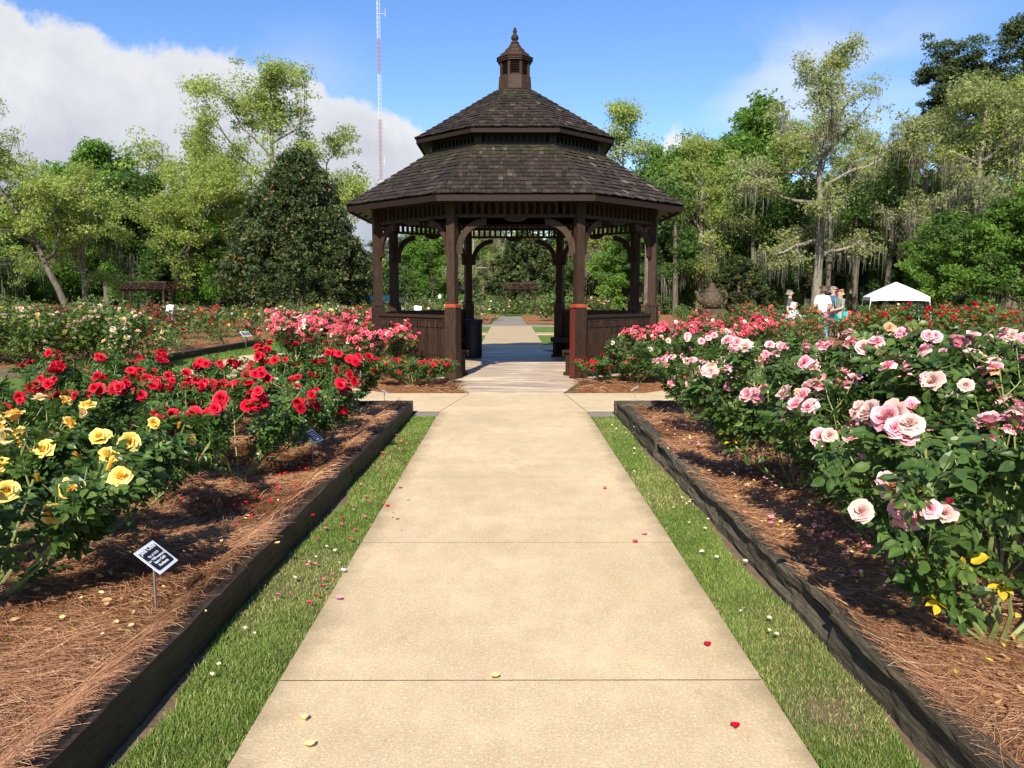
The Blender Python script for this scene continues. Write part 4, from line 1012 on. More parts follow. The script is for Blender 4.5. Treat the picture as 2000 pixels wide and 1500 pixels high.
# ------------------------------------------------------------------ grass blades, pine needles, petals
BLV = np.array([(-.5, 0, 0), (.5, 0, 0), (-.36, .10, .45), (.36, .10, .45), (-.16, .34, .82), (.16, .34, .82)])
BLF = np.array([(0, 1, 3, 2), (2, 3, 5, 4)])
def grass(name, regions, seed, label=None):
    g = np.random.default_rng(seed); Vs = []; Fs = []; Cs = []; n0 = 0
    for (x0, x1, y0, y1, dens, hh) in regions:
        n = int((x1-x0)*(y1-y0)*dens); x = g.uniform(x0, x1, n); y = g.uniform(y0, y1, n)
        w = wob(x, y, 2.6, 9); w2 = wob(x, y, 9, 10)
        left = x < 0; edge_ = np.where(left, x-x0, x1-x)      # bare soil next to the timber
        ok = (edge_ > np.where(left, .03, .03)+np.where(left, .08, .05)*(w+w2*.5)) & (g.random(n) < .93+.30*w+.2*w2)
        bare = np.exp(-(((x-1.14)/.10)**2+((y-2.78)/.10)**2))
        ok &= g.random(n) > bare*.85
        x, y, w, w2 = x[ok], y[ok], w[ok], w2[ok]; n = len(x)
        a = g.uniform(0, 6.283, n); D = np.c_[np.cos(a), np.sin(a), np.zeros(n)]+g.normal(size=(n, 3))*.15
        R = frames(D, nrm(np.c_[g.normal(size=n)*.35, g.normal(size=n)*.35, np.ones(n)]))
        hb = hh*g.uniform(.5, 1.25, n)*(1+.25*w)
        Sc = np.c_[g.uniform(.0022, .0042, n)*(1 if y0 < 4 else 1.6), hb*g.uniform(.4, 1.3, n), hb]
        v = np.clip(.38+.22*w2+g.normal(size=n)*.2+.15*w, 0, .92); v = np.where(g.random(n) < .07+.5*np.clip(-w-.1, 0, 1), 1.0, v)
        V, F, C = scatter(BLV, BLF, R, Sc, np.c_[x, y, np.full(n, GZ)], np.c_[v, g.random(n), g.random(n)])
        Vs.append(V); Fs.append(F+n0); Cs.append(C); n0 += len(V)
    return put(name, make_mesh(name, np.vstack(Vs), np.vstack(Fs), M['grass'], np.vstack(Cs)), kind='stuff', label=label, category='grass')
_g = np.random.default_rng(55); _n = 2600; _y = 2.0+7.8*_g.random(_n)**1.5; _w = wob(_y*1.0, _y*0, 6, 3)
_l = _g.random(_n) < .5; _x = np.where(_l, PL-.01, PR+.01); _a = _g.uniform(-.7, .7, _n); _D = np.c_[np.where(_l, 1, -1)*np.cos(_a), np.sin(_a), np.zeros(_n)]
_k = _g.random(_n) < .35+.5*_w; _x, _y, _D = _x[_k], _y[_k], _D[_k]; _n = len(_x)
_V, _F, _C = scatter(BLV, BLF, frames(_D, np.tile((0, 0, 1.), (_n, 1))), np.c_[np.full(_n, .004), _g.uniform(.04, .13, _n), _g.uniform(.036, .05, _n)], np.c_[_x, _y, np.full(_n, GZ)], np.c_[_g.uniform(.3, 1, _n), _g.random(_n), _g.random(_n)])
put('grass', make_mesh('grass', _V, _F, M['grass'], _C), kind='stuff', category='grass', label='grass blades creeping over the path edges')
LX0, LX1, RX0, RX1 = -1.32, PL-.012, PR+.014, 1.37
grass('grass', [(LX0-.02, LX1, 2.0, 3.6, 50000, .031), (LX0, LX1, 3.6, 5.6, 38000, .033), (LX0+.03, LX1, 5.6, 9.8, 20000, .036),
                (RX0, RX1, 2.0, 3.6, 50000, .031), (RX0, RX1, 3.6, 5.6, 38000, .033), (RX0, RX1-.03, 5.6, 9.8, 20000, .036)], 5, 'mown turf strips between the path and the timbers')
def lawn_tufts(name, polys, dens, hh, w_, seed):
    g = np.random.default_rng(seed); P = []
    for (x0, x1, y0, y1) in polys:
        n = int((x1-x0)*(y1-y0)*dens); P.append(np.c_[g.uniform(x0, x1, n), g.uniform(y0, y1, n)])
    P = np.vstack(P)
    def rr(p, ap):
        d = p-GC; th = np.degrees(np.arctan2(d[:, 1], d[:, 0])); q = ((th+90+22.5) % 45)-22.5; return np.hypot(d[:, 0], d[:, 1])*np.cos(np.radians(q)) < ap
    P = P[~rr(P, ROUT+.03)]; n = len(P)
    a = g.uniform(0, 6.283, n); D = np.c_[np.cos(a), np.sin(a), np.zeros(n)]; R = frames(D, nrm(np.c_[g.normal(size=n)*.3, g.normal(size=n)*.3, np.ones(n)]))
    Sc = np.c_[np.full(n, w_), hh*g.uniform(.4, 1.2, n), hh*g.uniform(.6, 1.2, n)]
    V, F, C = scatter(BLV, BLF, R, Sc, np.c_[P, np.full(n, GZ)], np.c_[np.clip(.4+.25*wob(P[:, 0], P[:, 1], 1.2, 4)+g.normal(size=n)*.18, 0, .95), g.random(n), g.random(n)])
    put(name, make_mesh(name, V, F, M['grass'], C), kind='stuff', category='grass', label='mown grass between the ring path and the outer beds')
lawn_tufts('grass', [(-7.9, -6.4, 14, 24), (-6.4, -3, 22, 29), (6.6, 7.4, 14, 24), (3, 7.0, 21.5, 24)], 900, .05, .010, 3)
lawn_tufts('grass', [(-5.6, -4.35, 5.2, 8.2)], 6000, .045, .005, 4)

def needles(name, polyg, dens_f, seed, zf, lab):
    g = np.random.default_rng(seed); P = []
    poly = np.asarray(polyg)
    for (y0, y1, d, ln) in dens_f:
        x0, x1 = poly[:, 0].min(), poly[:, 0].max(); n = int((x1-x0)*(y1-y0)*d)
        q = np.c_[g.uniform(x0, x1, n), g.uniform(y0, y1, n)]; q = q[inside(q, poly)]
        P.append(np.c_[q, np.full(len(q), ln)])
    P = np.vstack(P); n = len(P)
    # needles lie in tangled swirls
    a = wob(P[:, 0], P[:, 1], 1.6, 21)*3.2+g.normal(size=n)*.9; L_ = .15*g.uniform(.5, 1.25, n); w = .0009*P[:, 2]
    d = np.c_[np.cos(a), np.sin(a)]; nrm_ = np.c_[-d[:, 1], d[:, 0]]; k = 4
    bend = g.normal(size=n)*.35; tilt = np.abs(g.normal(size=n))*.16; lift = g.uniform(0, .03, n)**1.0
    T = np.linspace(-.5, .5, k+1); V = np.zeros((n, k+1, 2, 3))
    for i, t in enumerate(T):
        xy = P[:, :2]+d*(L_*t)[:, None]+nrm_*(bend*L_*(t*t))[:, None]
        z = zf(xy[:, 0], xy[:, 1])+lift+.004+tilt*L_*(t+.5)*g.choice([0, 1], n, p=[.55, .45])*0+tilt*L_*(t+.5)*(g.random(n) < 0)+(tilt*L_*(t+.5))*(np.arange(n) % 3 == 0)
        ww = w*(1-.6*abs(t+.1)); V[:, i, 0, :2] = xy-nrm_*ww[:, None]; V[:, i, 1, :2] = xy+nrm_*ww[:, None]; V[:, i, 0, 2] = z; V[:, i, 1, 2] = z+w*.8
    V = V.reshape(-1, 3); b = (np.arange(n)*(k+1)*2)[:, None, None]; q = (np.arange(k)*2)[None, :, None]
    F = (b+q+np.array([0, 1, 3, 2])[None, None]).reshape(-1, 4)
    C = np.repeat(np.c_[np.clip(g.beta(2.2, 2, n), 0, 1), g.random(n), g.random(n)], (k+1)*2, axis=0)
    put(name, make_mesh(name, V, F, M['needle'], C), kind='stuff', label=lab, category='pine straw')
bz = lambda x, y: .085+.022*wob(x, y, 2.2, 3)+.0088*wob(x, y, 11, 4)
NL = [(-1.30, 1.0), (-1.24, 9.86), (-2.75, 9.8), (-4.35, 11.4), (-6.0, 11.4), (-6.0, 8.4), (-4.5, 7.3), (-4.3, 1.0)]
NL = [(-1.385, 1.0), (-1.315, 9.84)]+B_LEFT[2:]
def bzl(x, y): return bz(x, y)+np.clip((x+1.52)*8, 0, 1)*.07
def bzr(x, y): return bz(x, y)+np.clip((1.52-x)*8, 0, 1)*.055
needles('pine_straw', NL, [(1.9, 3.4, 7500, .8), (3.4, 5.2, 5200, 1.1), (5.2, 7.5, 2600, 1.8), (7.5, 10, 1300, 2.6)], 1, bzl, 'loose pine straw mulch over the left bed')
needles('pine_straw', B_RIGHT, [(1.9, 3.4, 7500, .8), (3.4, 5.2, 5200, 1.1), (5.2, 7.5, 2200, 1.8), (7.5, 10, 1000, 2.6)], 2, bzr, 'loose pine straw mulch over the right bed')
_g = np.random.default_rng(91); _P = []; _S = []
for (x_, y_, sx2, sy2, n_) in ((2.1, 2.75, .35, .35, 260), (1.75, 3.6, .14, .5, 90), (2.6, 3.3, .5, .4, 160), (1.8, 5.5, .2, 1.2, 120), (-1.9, 3.6, .3, .4, 50), (-2.6, 3.0, .5, .4, 60)):
    _P.append(np.c_[_g.normal(x_, sx2, n_), _g.normal(y_, sy2, n_), np.full(n_, .125)+_g.uniform(0, .015, n_)])
_P = np.vstack(_P); _P = _P[(np.abs(_P[:, 0]) > 1.5)]; _n = len(_P)
_V, _F, _C = scatter(LEAF_V, LEAF_F, frames(np.c_[_g.normal(size=(_n, 2)), _g.normal(size=_n)*.25], nrm(_g.normal(size=(_n, 3))*.5+np.array((0, 0, 1)))), .042*_g.uniform(.5, 1.1, _n), _P, np.c_[_g.random(_n), _g.random(_n), _g.random(_n)])
M['dry_leaf'] = leafmat('dry_leaf', (.16, .07, .03), (.36, .19, .08), (.60, .42, .20), .8, .2, .1, (.62, .48, .06), .10)
put('dry_leaves', make_mesh('dry_leaves', _V, _F, M['dry_leaf'], _C), kind='stuff', label='dry fallen rose leaves on the straw', category='dry leaves')
def ring_needles(name, n, seed):
    g = np.random.default_rng(seed); th = g.uniform(0, 360, n*2); q = g.random(n*2); P = []
    for t_, k in zip(th, q):
        ap = 2.95+(RIN-2.98)*k; x, y = opt(ap, t_-90)
        if abs(x-g0) > 1.15-.42*k**.8+.04 and y < 17.5: P.append((x, y, k))
        if len(P) >= n: break
    P = np.array(P); n = len(P); a = g.uniform(0, 6.28, n); D = np.c_[np.cos(a), np.sin(a), g.normal(size=n)*.12]; e = np.minimum(P[:, 2], 1-P[:, 2])*2.2
    z = -.015+.10*np.minimum(1, e)**.6+g.uniform(0, .03, n)
    tv = np.array([(-.5, -.5, 0), (.5, -.5, 0), (.4, .5, .02), (-.4, .5, .02)]); tf = np.array([(0, 1, 2, 3)])
    V, F, C = scatter(tv, tf, frames(D, nrm(g.normal(size=(n, 3))*.4+np.array((0, 0, 1)))), np.c_[np.full(n, .006), g.uniform(.08, .16, n), np.ones(n)*.1], np.c_[P[:, :2], z], np.c_[g.beta(2.4, 2, n), g.random(n), g.random(n)])
    put(name, make_mesh(name, V, F, M['needle'], C), kind='stuff', label='pine straw heaped around the gazebo', category='pine straw')
ring_needles('pine_straw', 16000, 5)
# petals
def petal_geo():
    V = []; 
    for v in range(4):
        q = v/3; w = .5*math.sin(math.pi*min(1, .15+.75*q))
        for u in (-1, 0, 1): V.append((u*w*.9, q-.5, .75*u*u*w+.85*(q-.5)**2+(.10 if (v+u) % 2 else 0)))
    F = [(r*3+c, r*3+c+1, r*3+c+4, r*3+c+3) for r in range(3) for c in range(2)]
    return np.array(V), np.array(F)
PV, PF = petal_geo()
def petals(name, mat, pts, size, seed, lab):
    g = np.random.default_rng(seed); n = len(pts); a = g.uniform(0, 6.283, n); D = np.c_[np.cos(a), np.sin(a), g.normal(size=n)*.15]
    R = frames(D, nrm(np.c_[g.normal(size=n)*.3, g.normal(size=n)*.3, np.ones(n)]))
    V, F, C = scatter(PV, PF, R, size*g.uniform(.6, 1.2, n), np.asarray(pts), np.c_[g.uniform(.3, 1, n), g.random(n), g.random(n)])
    put(name, make_mesh(name, V, F, M[mat], C, True), kind='stuff', label=lab, category='petals')
g = np.random.default_rng(77)
def cloud_pts(n, x, y, sx, sy, z): return np.c_[g.normal(x, sx, n), g.normal(y, sy, n), np.full(n, z)]
petals('fallen_petals', 'petal_pink', np.vstack([cloud_pts(90, 1.95, 4.3, .22, .35, .135), cloud_pts(60, 1.85, 6.3, .22, .8, .135), cloud_pts(40, 2.6, 3.4, .4, .5, .135)]), .032, 1, 'pale pink petals lying on the straw under the pink roses')
petals('fallen_petals', 'petal_cream', np.vstack([cloud_pts(60, 1.8, 4.6, .2, .8, .135), cloud_pts(40, 1.75, 7.2, .2, .9, .135), cloud_pts(36, -1.9, 4.0, .3, .6, .13)]), .024, 2, 'dry cream petals and leaf bits on the straw')
petals('fallen_petals', 'petal_red', np.vstack([cloud_pts(60, -1.75, 6.1, .22, .7, .135), cloud_pts(40, -2.1, 5.2, .5, .5, .13)]), .028, 3, 'red and pink petals on the straw below the red roses')
pt = []
for i in range(46):
    pt.append((g.uniform(-1.22, -.93), g.uniform(3.6, 8.5), .004))
petals('fallen_petals', 'petal_hot', pt, .026, 4, 'red petals on the left strip of grass')
petals('fallen_petals', 'petal_cream', [(g.uniform(1.02, 1.33), g.uniform(3.0, 9), .004) for i in range(34)]+[(g.uniform(-1.22, -.93), g.uniform(2.6, 6), .004) for i in range(14)], .026, 5, 'cream petals on the strips of grass')
for (u, v, mk, lab) in ((1382, 1262, 'petal_red', 'red petal on the concrete near the right edge, the farther of two close ones'), (1436, 1422, 'petal_red', 'red petal on the concrete nearest the camera at right'),
        (1240, 1060, 'petal_hot', 'pink-red petal on the concrete by the second joint'), (1181, 955, 'petal_hot', 'small pink petal on the concrete farthest up the path'), (1258, 1045, 'petal_pink', 'pale pink petal beside the grass on the right path edge'),
        (593, 1407, 'petal_cream', 'cream petal on the concrete at bottom left of the path'), (604, 1460, 'petal_cream', 'cream petal nearest the camera on the left of the path'), (968, 1325, 'petal_cream', 'cream petal in the middle of the path on the near joint'),
        (670, 1118, 'petal_white', 'white petal at the left path edge'), (662, 1172, 'petal_pink', 'pale petal at the left path edge near the damp stain')):
    x, y, _ = gp(u, v, .004)
    put('fallen_petal', make_mesh('fallen_petal', PV*.036, PF, M[mk], np.tile((.7, .4, .4), (len(PV), 1)), True), None, (x, y, .006), (0, 0, u*.7), label=lab, category='petal')

# ------------------------------------------------------------------ trees
def tree_mesh(seed, H, R, tr, kind, lmat, leaf, per, crad, base=.3, lean=(0, 0), droop=0.0, moss=0, nlimb=14, bark='bark', top=1.0, gnarl=.12, lev3=3, flat=.7):
    g = np.random.default_rng(seed); st = MB(); clumps = []; weights = []; mossp = []
    n = 9; tp = []
    for i in range(n+1):
        q = i/n; tp.append((lean[0]*H*q**1.3+g.normal()*gnarl*R*.12*q, lean[1]*H*q**1.3+g.normal()*gnarl*R*.12*q, H*.93*q*top))
    tp = np.array(tp); rr = tr*(1-.85*np.linspace(0, 1, n+1)**.9); rr[0] *= 1.35
    st.tube(tp, rr, 8, cap=False)
    def at(q): x = q*n; i = min(n-1, int(x)); return tp[i]+(tp[i+1]-tp[i])*(x-i)
    def prof(q):     # crown half width at height fraction q of the crown
        if kind == 'round': return math.sin(math.pi*min(1, .12+.86*q))**.6
        if kind == 'tall': return (.55+.45*math.sin(math.pi*q))*(1-.45*q**3)
        if kind == 'spread': return (1-.5*q**2)
        if kind == 'pine': return .35+.65*math.sin(math.pi*min(1, q*.9+.05))
        return 1
    for k in range(nlimb):
        f = (k+.5)/nlimb; f = min(.99, f+g.normal()*.02); q = base+(1-base)*f; p = at(q)
        a = k*2.4+g.normal()*.5; L_ = R*prof(f)*g.uniform(.65, 1.1); up = (.25+.75*f)*g.uniform(.5, 1.25)-droop
        d = nrm(np.array((math.cos(a), math.sin(a), up))); m = 6; P = [p]; cd_ = d.copy()
        for s in range(m):
            cd_ = nrm(cd_+g.normal(size=3)*gnarl*1.6+np.array((0, 0, .07-droop*.12))); P.append(P[-1]+cd_*L_/m)
        P = np.array(P); r0 = tr*(1-.8*q)*.55+.02; st.tube(P, np.linspace(r0, r0*.3, m+1), 5, cap=False)
        for s in range(5):
            x = g.uniform(.3, 1)*m if s else m; i = min(m-1, int(x)); p2 = P[i]+(P[i+1]-P[i])*(x-i)
            d2 = nrm(cd_+g.normal(size=3)*.75+np.array((0, 0, .15))); L2 = L_*g.uniform(.25, .5); Q = [p2]
            for z in range(3): d2 = nrm(d2+g.normal(size=3)*gnarl*1.5); Q.append(Q[-1]+d2*L2/3)
            Q = np.array(Q); st.tube(Q, np.linspace(r0*.35, r0*.12, 4), 4, cap=False); clumps.append(Q[-1]); clumps.append((Q[1]+Q[2])/2)
            if moss: mossp += [Q[1], Q[2], Q[3]]
            for z in range(lev3):
                d3 = nrm(d2+g.normal(size=3)*.9); e = Q[g.integers(1, 4)]; e2 = e+d3*L2*g.uniform(.3, .7); st.tube([e, (e+e2)/2+g.normal(size=3)*.04*L2, e2], [r0*.14, r0*.1, r0*.05], 3, cap=False); clumps.append(e2)
    cl = np.array(clumps); nc = len(cl); N_ = nc*per; k = np.repeat(np.arange(nc), per)
    cs = crad*g.uniform(.5, 1.3, nc)
    off = g.normal(size=(N_, 3))*np.array((1, 1, flat)); off = nrm(off)*(g.random(N_)**.45)[:, None]*np.array((1, 1, flat))
    P = cl[k]+off*cs[k][:, None]; P = P[:, :]
    D = nrm(g.normal(size=(N_, 3))+off*.8); Nn = nrm(g.normal(size=(N_, 3))*.55+off*.5+np.array((0, -.35, .8)))
    cv = g.random(nc)[k]
    keep = P[:, 2] > .4; var = np.c_[np.clip(.45*cv+.55*g.random(N_), 0, 1), g.random(N_), g.random(N_)]
    V, F, C = scatter(SPRIG_V, SPRIG_F, frames(D, Nn)[keep], (leaf*g.uniform(.6, 1.3, N_))[keep], P[keep], var[keep])
    lm = make_mesh('crown', V, F, M[lmat], C)
    sm = make_mesh('trunk', np.vstack(st.V), np.vstack(st.Q), M[bark], np.vstack(st.c), True)
    mm = None
    if moss:
        mp = np.array(mossp); mp = mp[mp[:, 2] < H*g.uniform(.45, .85, len(mp))]; idx = g.integers(len(mp), size=moss); P0 = mp[idx]; ns = 16
        P0 = np.repeat(P0, ns, 0)+g.normal(size=(moss*ns, 3))*np.array((.22, .22, .05)); L_ = np.repeat(g.uniform(.6, 2.8, moss), ns)*g.uniform(.15, 1, moss*ns)**1.3
        a = g.uniform(0, 3.14, len(P0)); w = g.uniform(.012, .034, len(P0)); kk = 4; V = np.zeros((len(P0), kk+1, 2, 3)); dx = np.c_[np.cos(a), np.sin(a), 0*a]
        sway = g.normal(size=(len(P0), 3))*np.array((.06, .06, 0))
        for i in range(kk+1):
            t = i/kk; c = P0+sway*math.sin(t*3)-np.array((0, 0, 1))*(L_*t)[:, None]+g.normal(size=P0.shape)*np.array((.02, .02, 0)); ww = w*(1-.85*t); V[:, i, 0] = c-dx*ww[:, None]; V[:, i, 1] = c+dx*ww[:, None]
        b = (np.arange(len(P0))*(kk+1)*2)[:, None, None]; q = (np.arange(kk)*2)[None, :, None]; F = (b+q+np.array([0, 1, 3, 2])[None, None]).reshape(-1, 4)
        mm = make_mesh('hanging_moss', V.reshape(-1, 3), F, M['moss'], np.repeat(np.c_[g.random(len(P0)), g.random(len(P0)), a*0], (kk+1)*2, 0))
    return sm, lm, mm
def cone_tree(seed, H, R, lmat, leaf, n, z0=.2, pw=.75, bulge=.5, trr=.22):
    """dense evergreen: leaf clumps all over an uneven egg-shaped crown"""
    g = np.random.default_rng(seed); nc = int(n/60); q = g.random(nc)**.85; a = g.uniform(0, 6.283, nc)
    rr = np.where(q < .25, .78+.22*(q/.25)**.6, ((1-q)/.75)**pw); rr = np.clip(rr, .04, 1)
    wobb = 1+.10*np.sin(a*3+q*7+seed)+.08*np.sin(a*7-q*13)+.10*g.normal(size=nc)*(g.random(nc) < .4); rad_ = R*rr*wobb*(1-.35*g.random(nc)**2.2)
    cc = np.c_[rad_*np.cos(a), rad_*np.sin(a), z0+(H-z0)*q+g.normal(size=nc)*.1]; per = 60
    k = np.repeat(np.arange(nc), per); N_ = len(k); cs = .048*H*g.uniform(.45, 1.4, nc)
    off = nrm(g.normal(size=(N_, 3)))*(g.random(N_)**.5)[:, None]; P = cc[k]+off*cs[k][:, None]*np.array((1, 1, .75))
    outd = nrm(cc*np.array((1, 1, 0))+np.array((0, 0, .5)))[k]
    D = nrm(outd+g.normal(size=(N_, 3))*.8+np.array((0, 0, .25))); Nn = nrm(g.normal(size=(N_, 3))*.6+outd*.6+np.array((0, -.2, .5)))
    V, F, C = scatter(SPRIG_V, SPRIG_F, frames(D, Nn), leaf*g.uniform(.7, 1.2, N_), P, np.c_[np.clip(.4*g.random(nc)[k]+.6*g.random(N_), 0, 1), g.random(N_), g.random(N_)])
    ok = None
    lm = make_mesh('crown', V, F, M[lmat], C)
    st = MB(); st.tube([(0, 0, 0), (.02, 0, H*.5), (0, 0, H*.93)], [trr, trr*.6, .03], 8, cap=False)
    for i in range(24):
        aa = i*2.4; zq = .12+.8*i/24; e = R*max(.05, ((1-zq)/.75)**pw if zq > .25 else .9)*.85; st.tube([(0, 0, zq*H), (math.cos(aa)*e, math.sin(aa)*e, zq*H+e*.25)], [.05, .015], 4, cap=False)
    sm = make_mesh('trunk', np.vstack(st.V), np.vstack(st.Q), M['bark'], np.vstack(st.c), True)
    return sm, lm, None
T = {}
T['pecan'] = tree_mesh(1, 17, 5.6, .34, 'tall', 'lf_light', .125, 62, .85, base=.28, gnarl=.16, nlimb=17, bark='bark_pale', lev3=3)
T['pecan_b'] = tree_mesh(2, 13, 4.6, .30, 'spread', 'lf_light', .125, 66, .85, base=.25, gnarl=.18, nlimb=15, bark='bark_pale', moss=60)
T['lean'] = tree_mesh(3, 10.5, 4.6, .24, 'spread', 'lf_light', .115, 60, .75, base=.35, lean=(-.42, -.05), gnarl=.2, nlimb=13)
T['lean_b'] = tree_mesh(13, 10.5, 5.2, .24, 'spread', 'lf_light', .12, 64, .8, base=.35, lean=(-.55, -.05), gnarl=.2, nlimb=14, moss=50)
T['green'] = tree_mesh(4, 12.5, 4.2, .28, 'round', 'lf_mid', .19, 80, 1.0, base=.15, nlimb=16, gnarl=.12)
T['green_b'] = tree_mesh(5, 12, 4.6, .28, 'round', 'lf_mid', .19, 80, 1.0, base=.12, nlimb=17, gnarl=.14, moss=40)
T['dark'] = tree_mesh(6, 12.5, 4.2, .30, 'round', 'lf_dark', .20, 80, 1.0, base=.12, nlimb=18, moss=150)
T['mossy'] = tree_mesh(7, 15, 5.2, .36, 'tall', 'lf_pale', .115, 48, .85, base=.14, gnarl=.2, nlimb=18, bark='bark_pale', moss=330)
T['mossy_b'] = tree_mesh(8, 14, 5.0, .34, 'tall', 'lf_light', .12, 54, .85, base=.14, gnarl=.2, nlimb=18, bark='bark_pale', moss=170)
T['airy'] = tree_mesh(9, 18, 5.4, .36, 'tall', 'lf_pale', .125, 42, .8, base=.22, gnarl=.17, nlimb=16, bark='bark_pale', moss=130)
T['slim'] = tree_mesh(10, 15.5, 2.5, .22, 'tall', 'lf_light', .125, 34, .95, base=.3, gnarl=.14, nlimb=15)
T['pine'] = tree_mesh(11, 24, 6.0, .36, 'pine', 'lf_pine', .17, 100, 1.0, base=.60, gnarl=.14, nlimb=15, flat=.5)
T['pine_b'] = tree_mesh(14, 24, 5.8, .34, 'pine', 'lf_pine', .17, 100, 1.0, base=.58, gnarl=.15, nlimb=15, flat=.5)
T['low'] = tree_mesh(12, 6.5, 3.8, .2, 'round', 'lf_mid', .12, 110, .62, base=.06, nlimb=16)
T['low_b'] = tree_mesh(15, 6.5, 3.6, .2, 'round', 'lf_dark', .13, 110, .66, base=.04, nlimb=16, moss=60)
T['magnolia'] = cone_tree(1, 8.2, 3.5, 'lf_magnolia', .115, 80000, z0=.2, pw=.62)
T['magnolia_b'] = cone_tree(2, 5.8, 3.4, 'lf_magnolia', .15, 26000, z0=.1, pw=.5)
T['holly'] = cone_tree(3, 3.2, 1.4, 'lf_dark', .11, 9000, z0=.1, pw=.5)
def tree(kind, u, Y, label, sc=1.0, rz=0.0, group=None, name='tree', x=None, sz=None):
    root = thing(name, label, {'pine_tree': 'pine tree'}.get(name, 'tree'), (ax(u, Y) if x is None else x, Y, GZ-.03), rz, group, sc if sz is None else (sc, sc, sz))
    sm, lm, mm = T[kind]; put('trunk', sm, root); put('crown', lm, root)
    if mm: put('hanging_moss', mm, root)
    return root
GT = 'trees along the far edge of the garden'
tree('magnolia', 590, 40, 'large dark glossy magnolia, cone shaped, left of the gazebo', 1.0, .3, name='magnolia_tree')
tree('pecan', 545, 56, 'tallest light green tree on the left, rising behind the big magnolia', 1.0, 1.0, GT)
tree('pecan_b', 425, 52, 'wide light green tree just left of the big magnolia with a dark slanting limb', .86, 2.2, GT)
tree('pecan_b', 648, 60, 'thin light green tree showing between the big magnolia and the gazebo roof', .92, 4.0, GT)
tree('lean_b', 500, 62, 'light green tree whose trunk leans left above the small pergola', 1.08, 0.0, GT)
tree('lean', 142, 42, 'tree at left with a bare trunk leaning to the left photo edge', .88, 0.0, GT)
tree('green', 215, 64, 'bright round-topped green tree second from the left photo edge', 1.0, .5, GT)
tree('lean', 330, 50, 'yellow-green spreading tree above the small pergola on the left', .84, 2.9, GT)
tree('airy', -20, 48, 'airy pale tree cut by the left photo edge', .72, 1.0, GT)
tree('pecan_b', 172, 46, 'upright grey-trunked tree beside the leaning one on the left', .60, 5.0, GT)
tree('dark', 60, 70, 'dark tree in the back row at the left photo edge', .78, 1.2, GT)
tree('dark', 270, 58, 'dark tree with hanging moss behind the small pergola', .78, 3.0, GT)
tree('green_b', 385, 66, 'mid green tree in the back row left of the big magnolia', .78, 4.0, GT)
tree('mossy', 100, 75, 'mossy grey tree in the back row at left', .62, 4.0, GT)
tree('low_b', 30, 60, 'low dark green tree at ground level at the left photo edge', .9, 0, GT)
tree('low', 235, 70, 'low green tree right behind the playground slide', 1.0, 2, GT)
tree('low_b', 320, 74, 'low dark tree behind the small pergola roof', 1.05, 1, GT)
tree('low', 420, 52, 'low bright green tree left of the big magnolia, at ground level', .9, 3, GT)
tree('low_b', 470, 70, 'low dark tree partly behind the left side of the big magnolia', 1.1, 2.5, GT)
tree('low', 130, 66, 'low green tree between the two leaning trunks on the left', .95, 5, GT)
# seen through the gazebo
tree('magnolia_b', 1030, 62, 'broad glossy evergreen behind the garden arbour, seen through the gazebo', 1.05, 0, name='magnolia_tree')
tree('mossy', 925, 66, 'grey mossy tree seen through the gazebo left of the garden arbour', .62, 1.0, GT)
tree('mossy_b', 985, 80, 'moss-hung tree behind the evergreen, seen through the gazebo', .66, 3.0, GT)
tree('holly', 796, 58, 'round dark shrubby tree seen through the left opening of the gazebo', .95, 0, name='shrub_tree')
tree('green', 845, 76, 'bright green tree seen through the left opening of the gazebo', .62, 2, GT)
tree('green', 885, 84, 'slim green tree seen beside the left front post of the gazebo', .6, 4.4, GT)
tree('pine', 790, 120, 'distant dark pine seen low through the left opening of the gazebo', .38, 0, GT, 'pine_tree')
tree('pine_b', 835, 124, 'second distant dark pine seen low through the left opening of the gazebo', .38, 0, GT, 'pine_tree')
tree('pine', 745, 118, 'distant dark pine just right of the big magnolia', .36, 2, GT, 'pine_tree')
tree('mossy', 1185, 62, 'mossy tree with a pale trunk seen through the right opening of the gazebo', .66, 2.0, GT)
tree('mossy_b', 1110, 72, 'mossy tree behind the right front post of the gazebo', .62, .4, GT)
tree('low', 1225, 58, 'low bright green tree seen through the right opening of the gazebo', .85, 0, GT)
tree('low_b', 1145, 68, 'low dark tree seen between the right posts of the gazebo', 1.0, 0, GT)
tree('low_b', 905, 92, 'low dark tree far beyond the gazebo', 1.2, 1, GT)
# right side
tree('slim', 1212, 60, 'slim light green tree rising right above the gazebo eaves', 1.02, 0, GT)
tree('green_b', 1300, 62, 'bright green tree nearest the right side of the gazebo roof', .93, 1, GT)
tree('mossy_b', 1365, 58, 'light green mossy tree between the gazebo and the tall airy tree', .86, 2, GT)
tree('green', 1420, 68, 'round bright green tree right of the gazebo, in the middle of the row', 1.12, 2, GT)
tree('green_b', 1475, 72, 'bright green tree left of the tall airy one', 1.32, 3.2, GT)
tree('airy', 1592, 52, 'tallest airy light tree on the right with a pale straight trunk above the people', .95, .3, GT)
tree('pecan', 1560, 66, 'dense yellow-green tree behind the tall airy one', .90, 2.3, GT)
tree('pecan', 1690, 70, 'thin pale tree right of the tall airy one', .88, 4.0, GT)
tree('airy', 1720, 74, 'sparse almost bare tree against the sky left of the dark pines', .80, 2.0, GT)
tree('pine', 1835, 80, 'tall dark pine standing highest on the right', .97, 0, GT, 'pine_tree')
tree('pine_b', 1968, 76, 'tall dark pine at the right photo edge', 1.04, 1, GT, 'pine_tree')
tree('pine_b', 1905, 86, 'dark pine between the two tallest pines', .94, 3, GT, 'pine_tree')
tree('mossy', 1790, 55, 'grey mossy tree standing right behind the white tent', .93, 1.0, GT)
tree('mossy', 1895, 50, 'heavily moss-hung tree in front of the dark pines', 1.02, 3.3, GT)
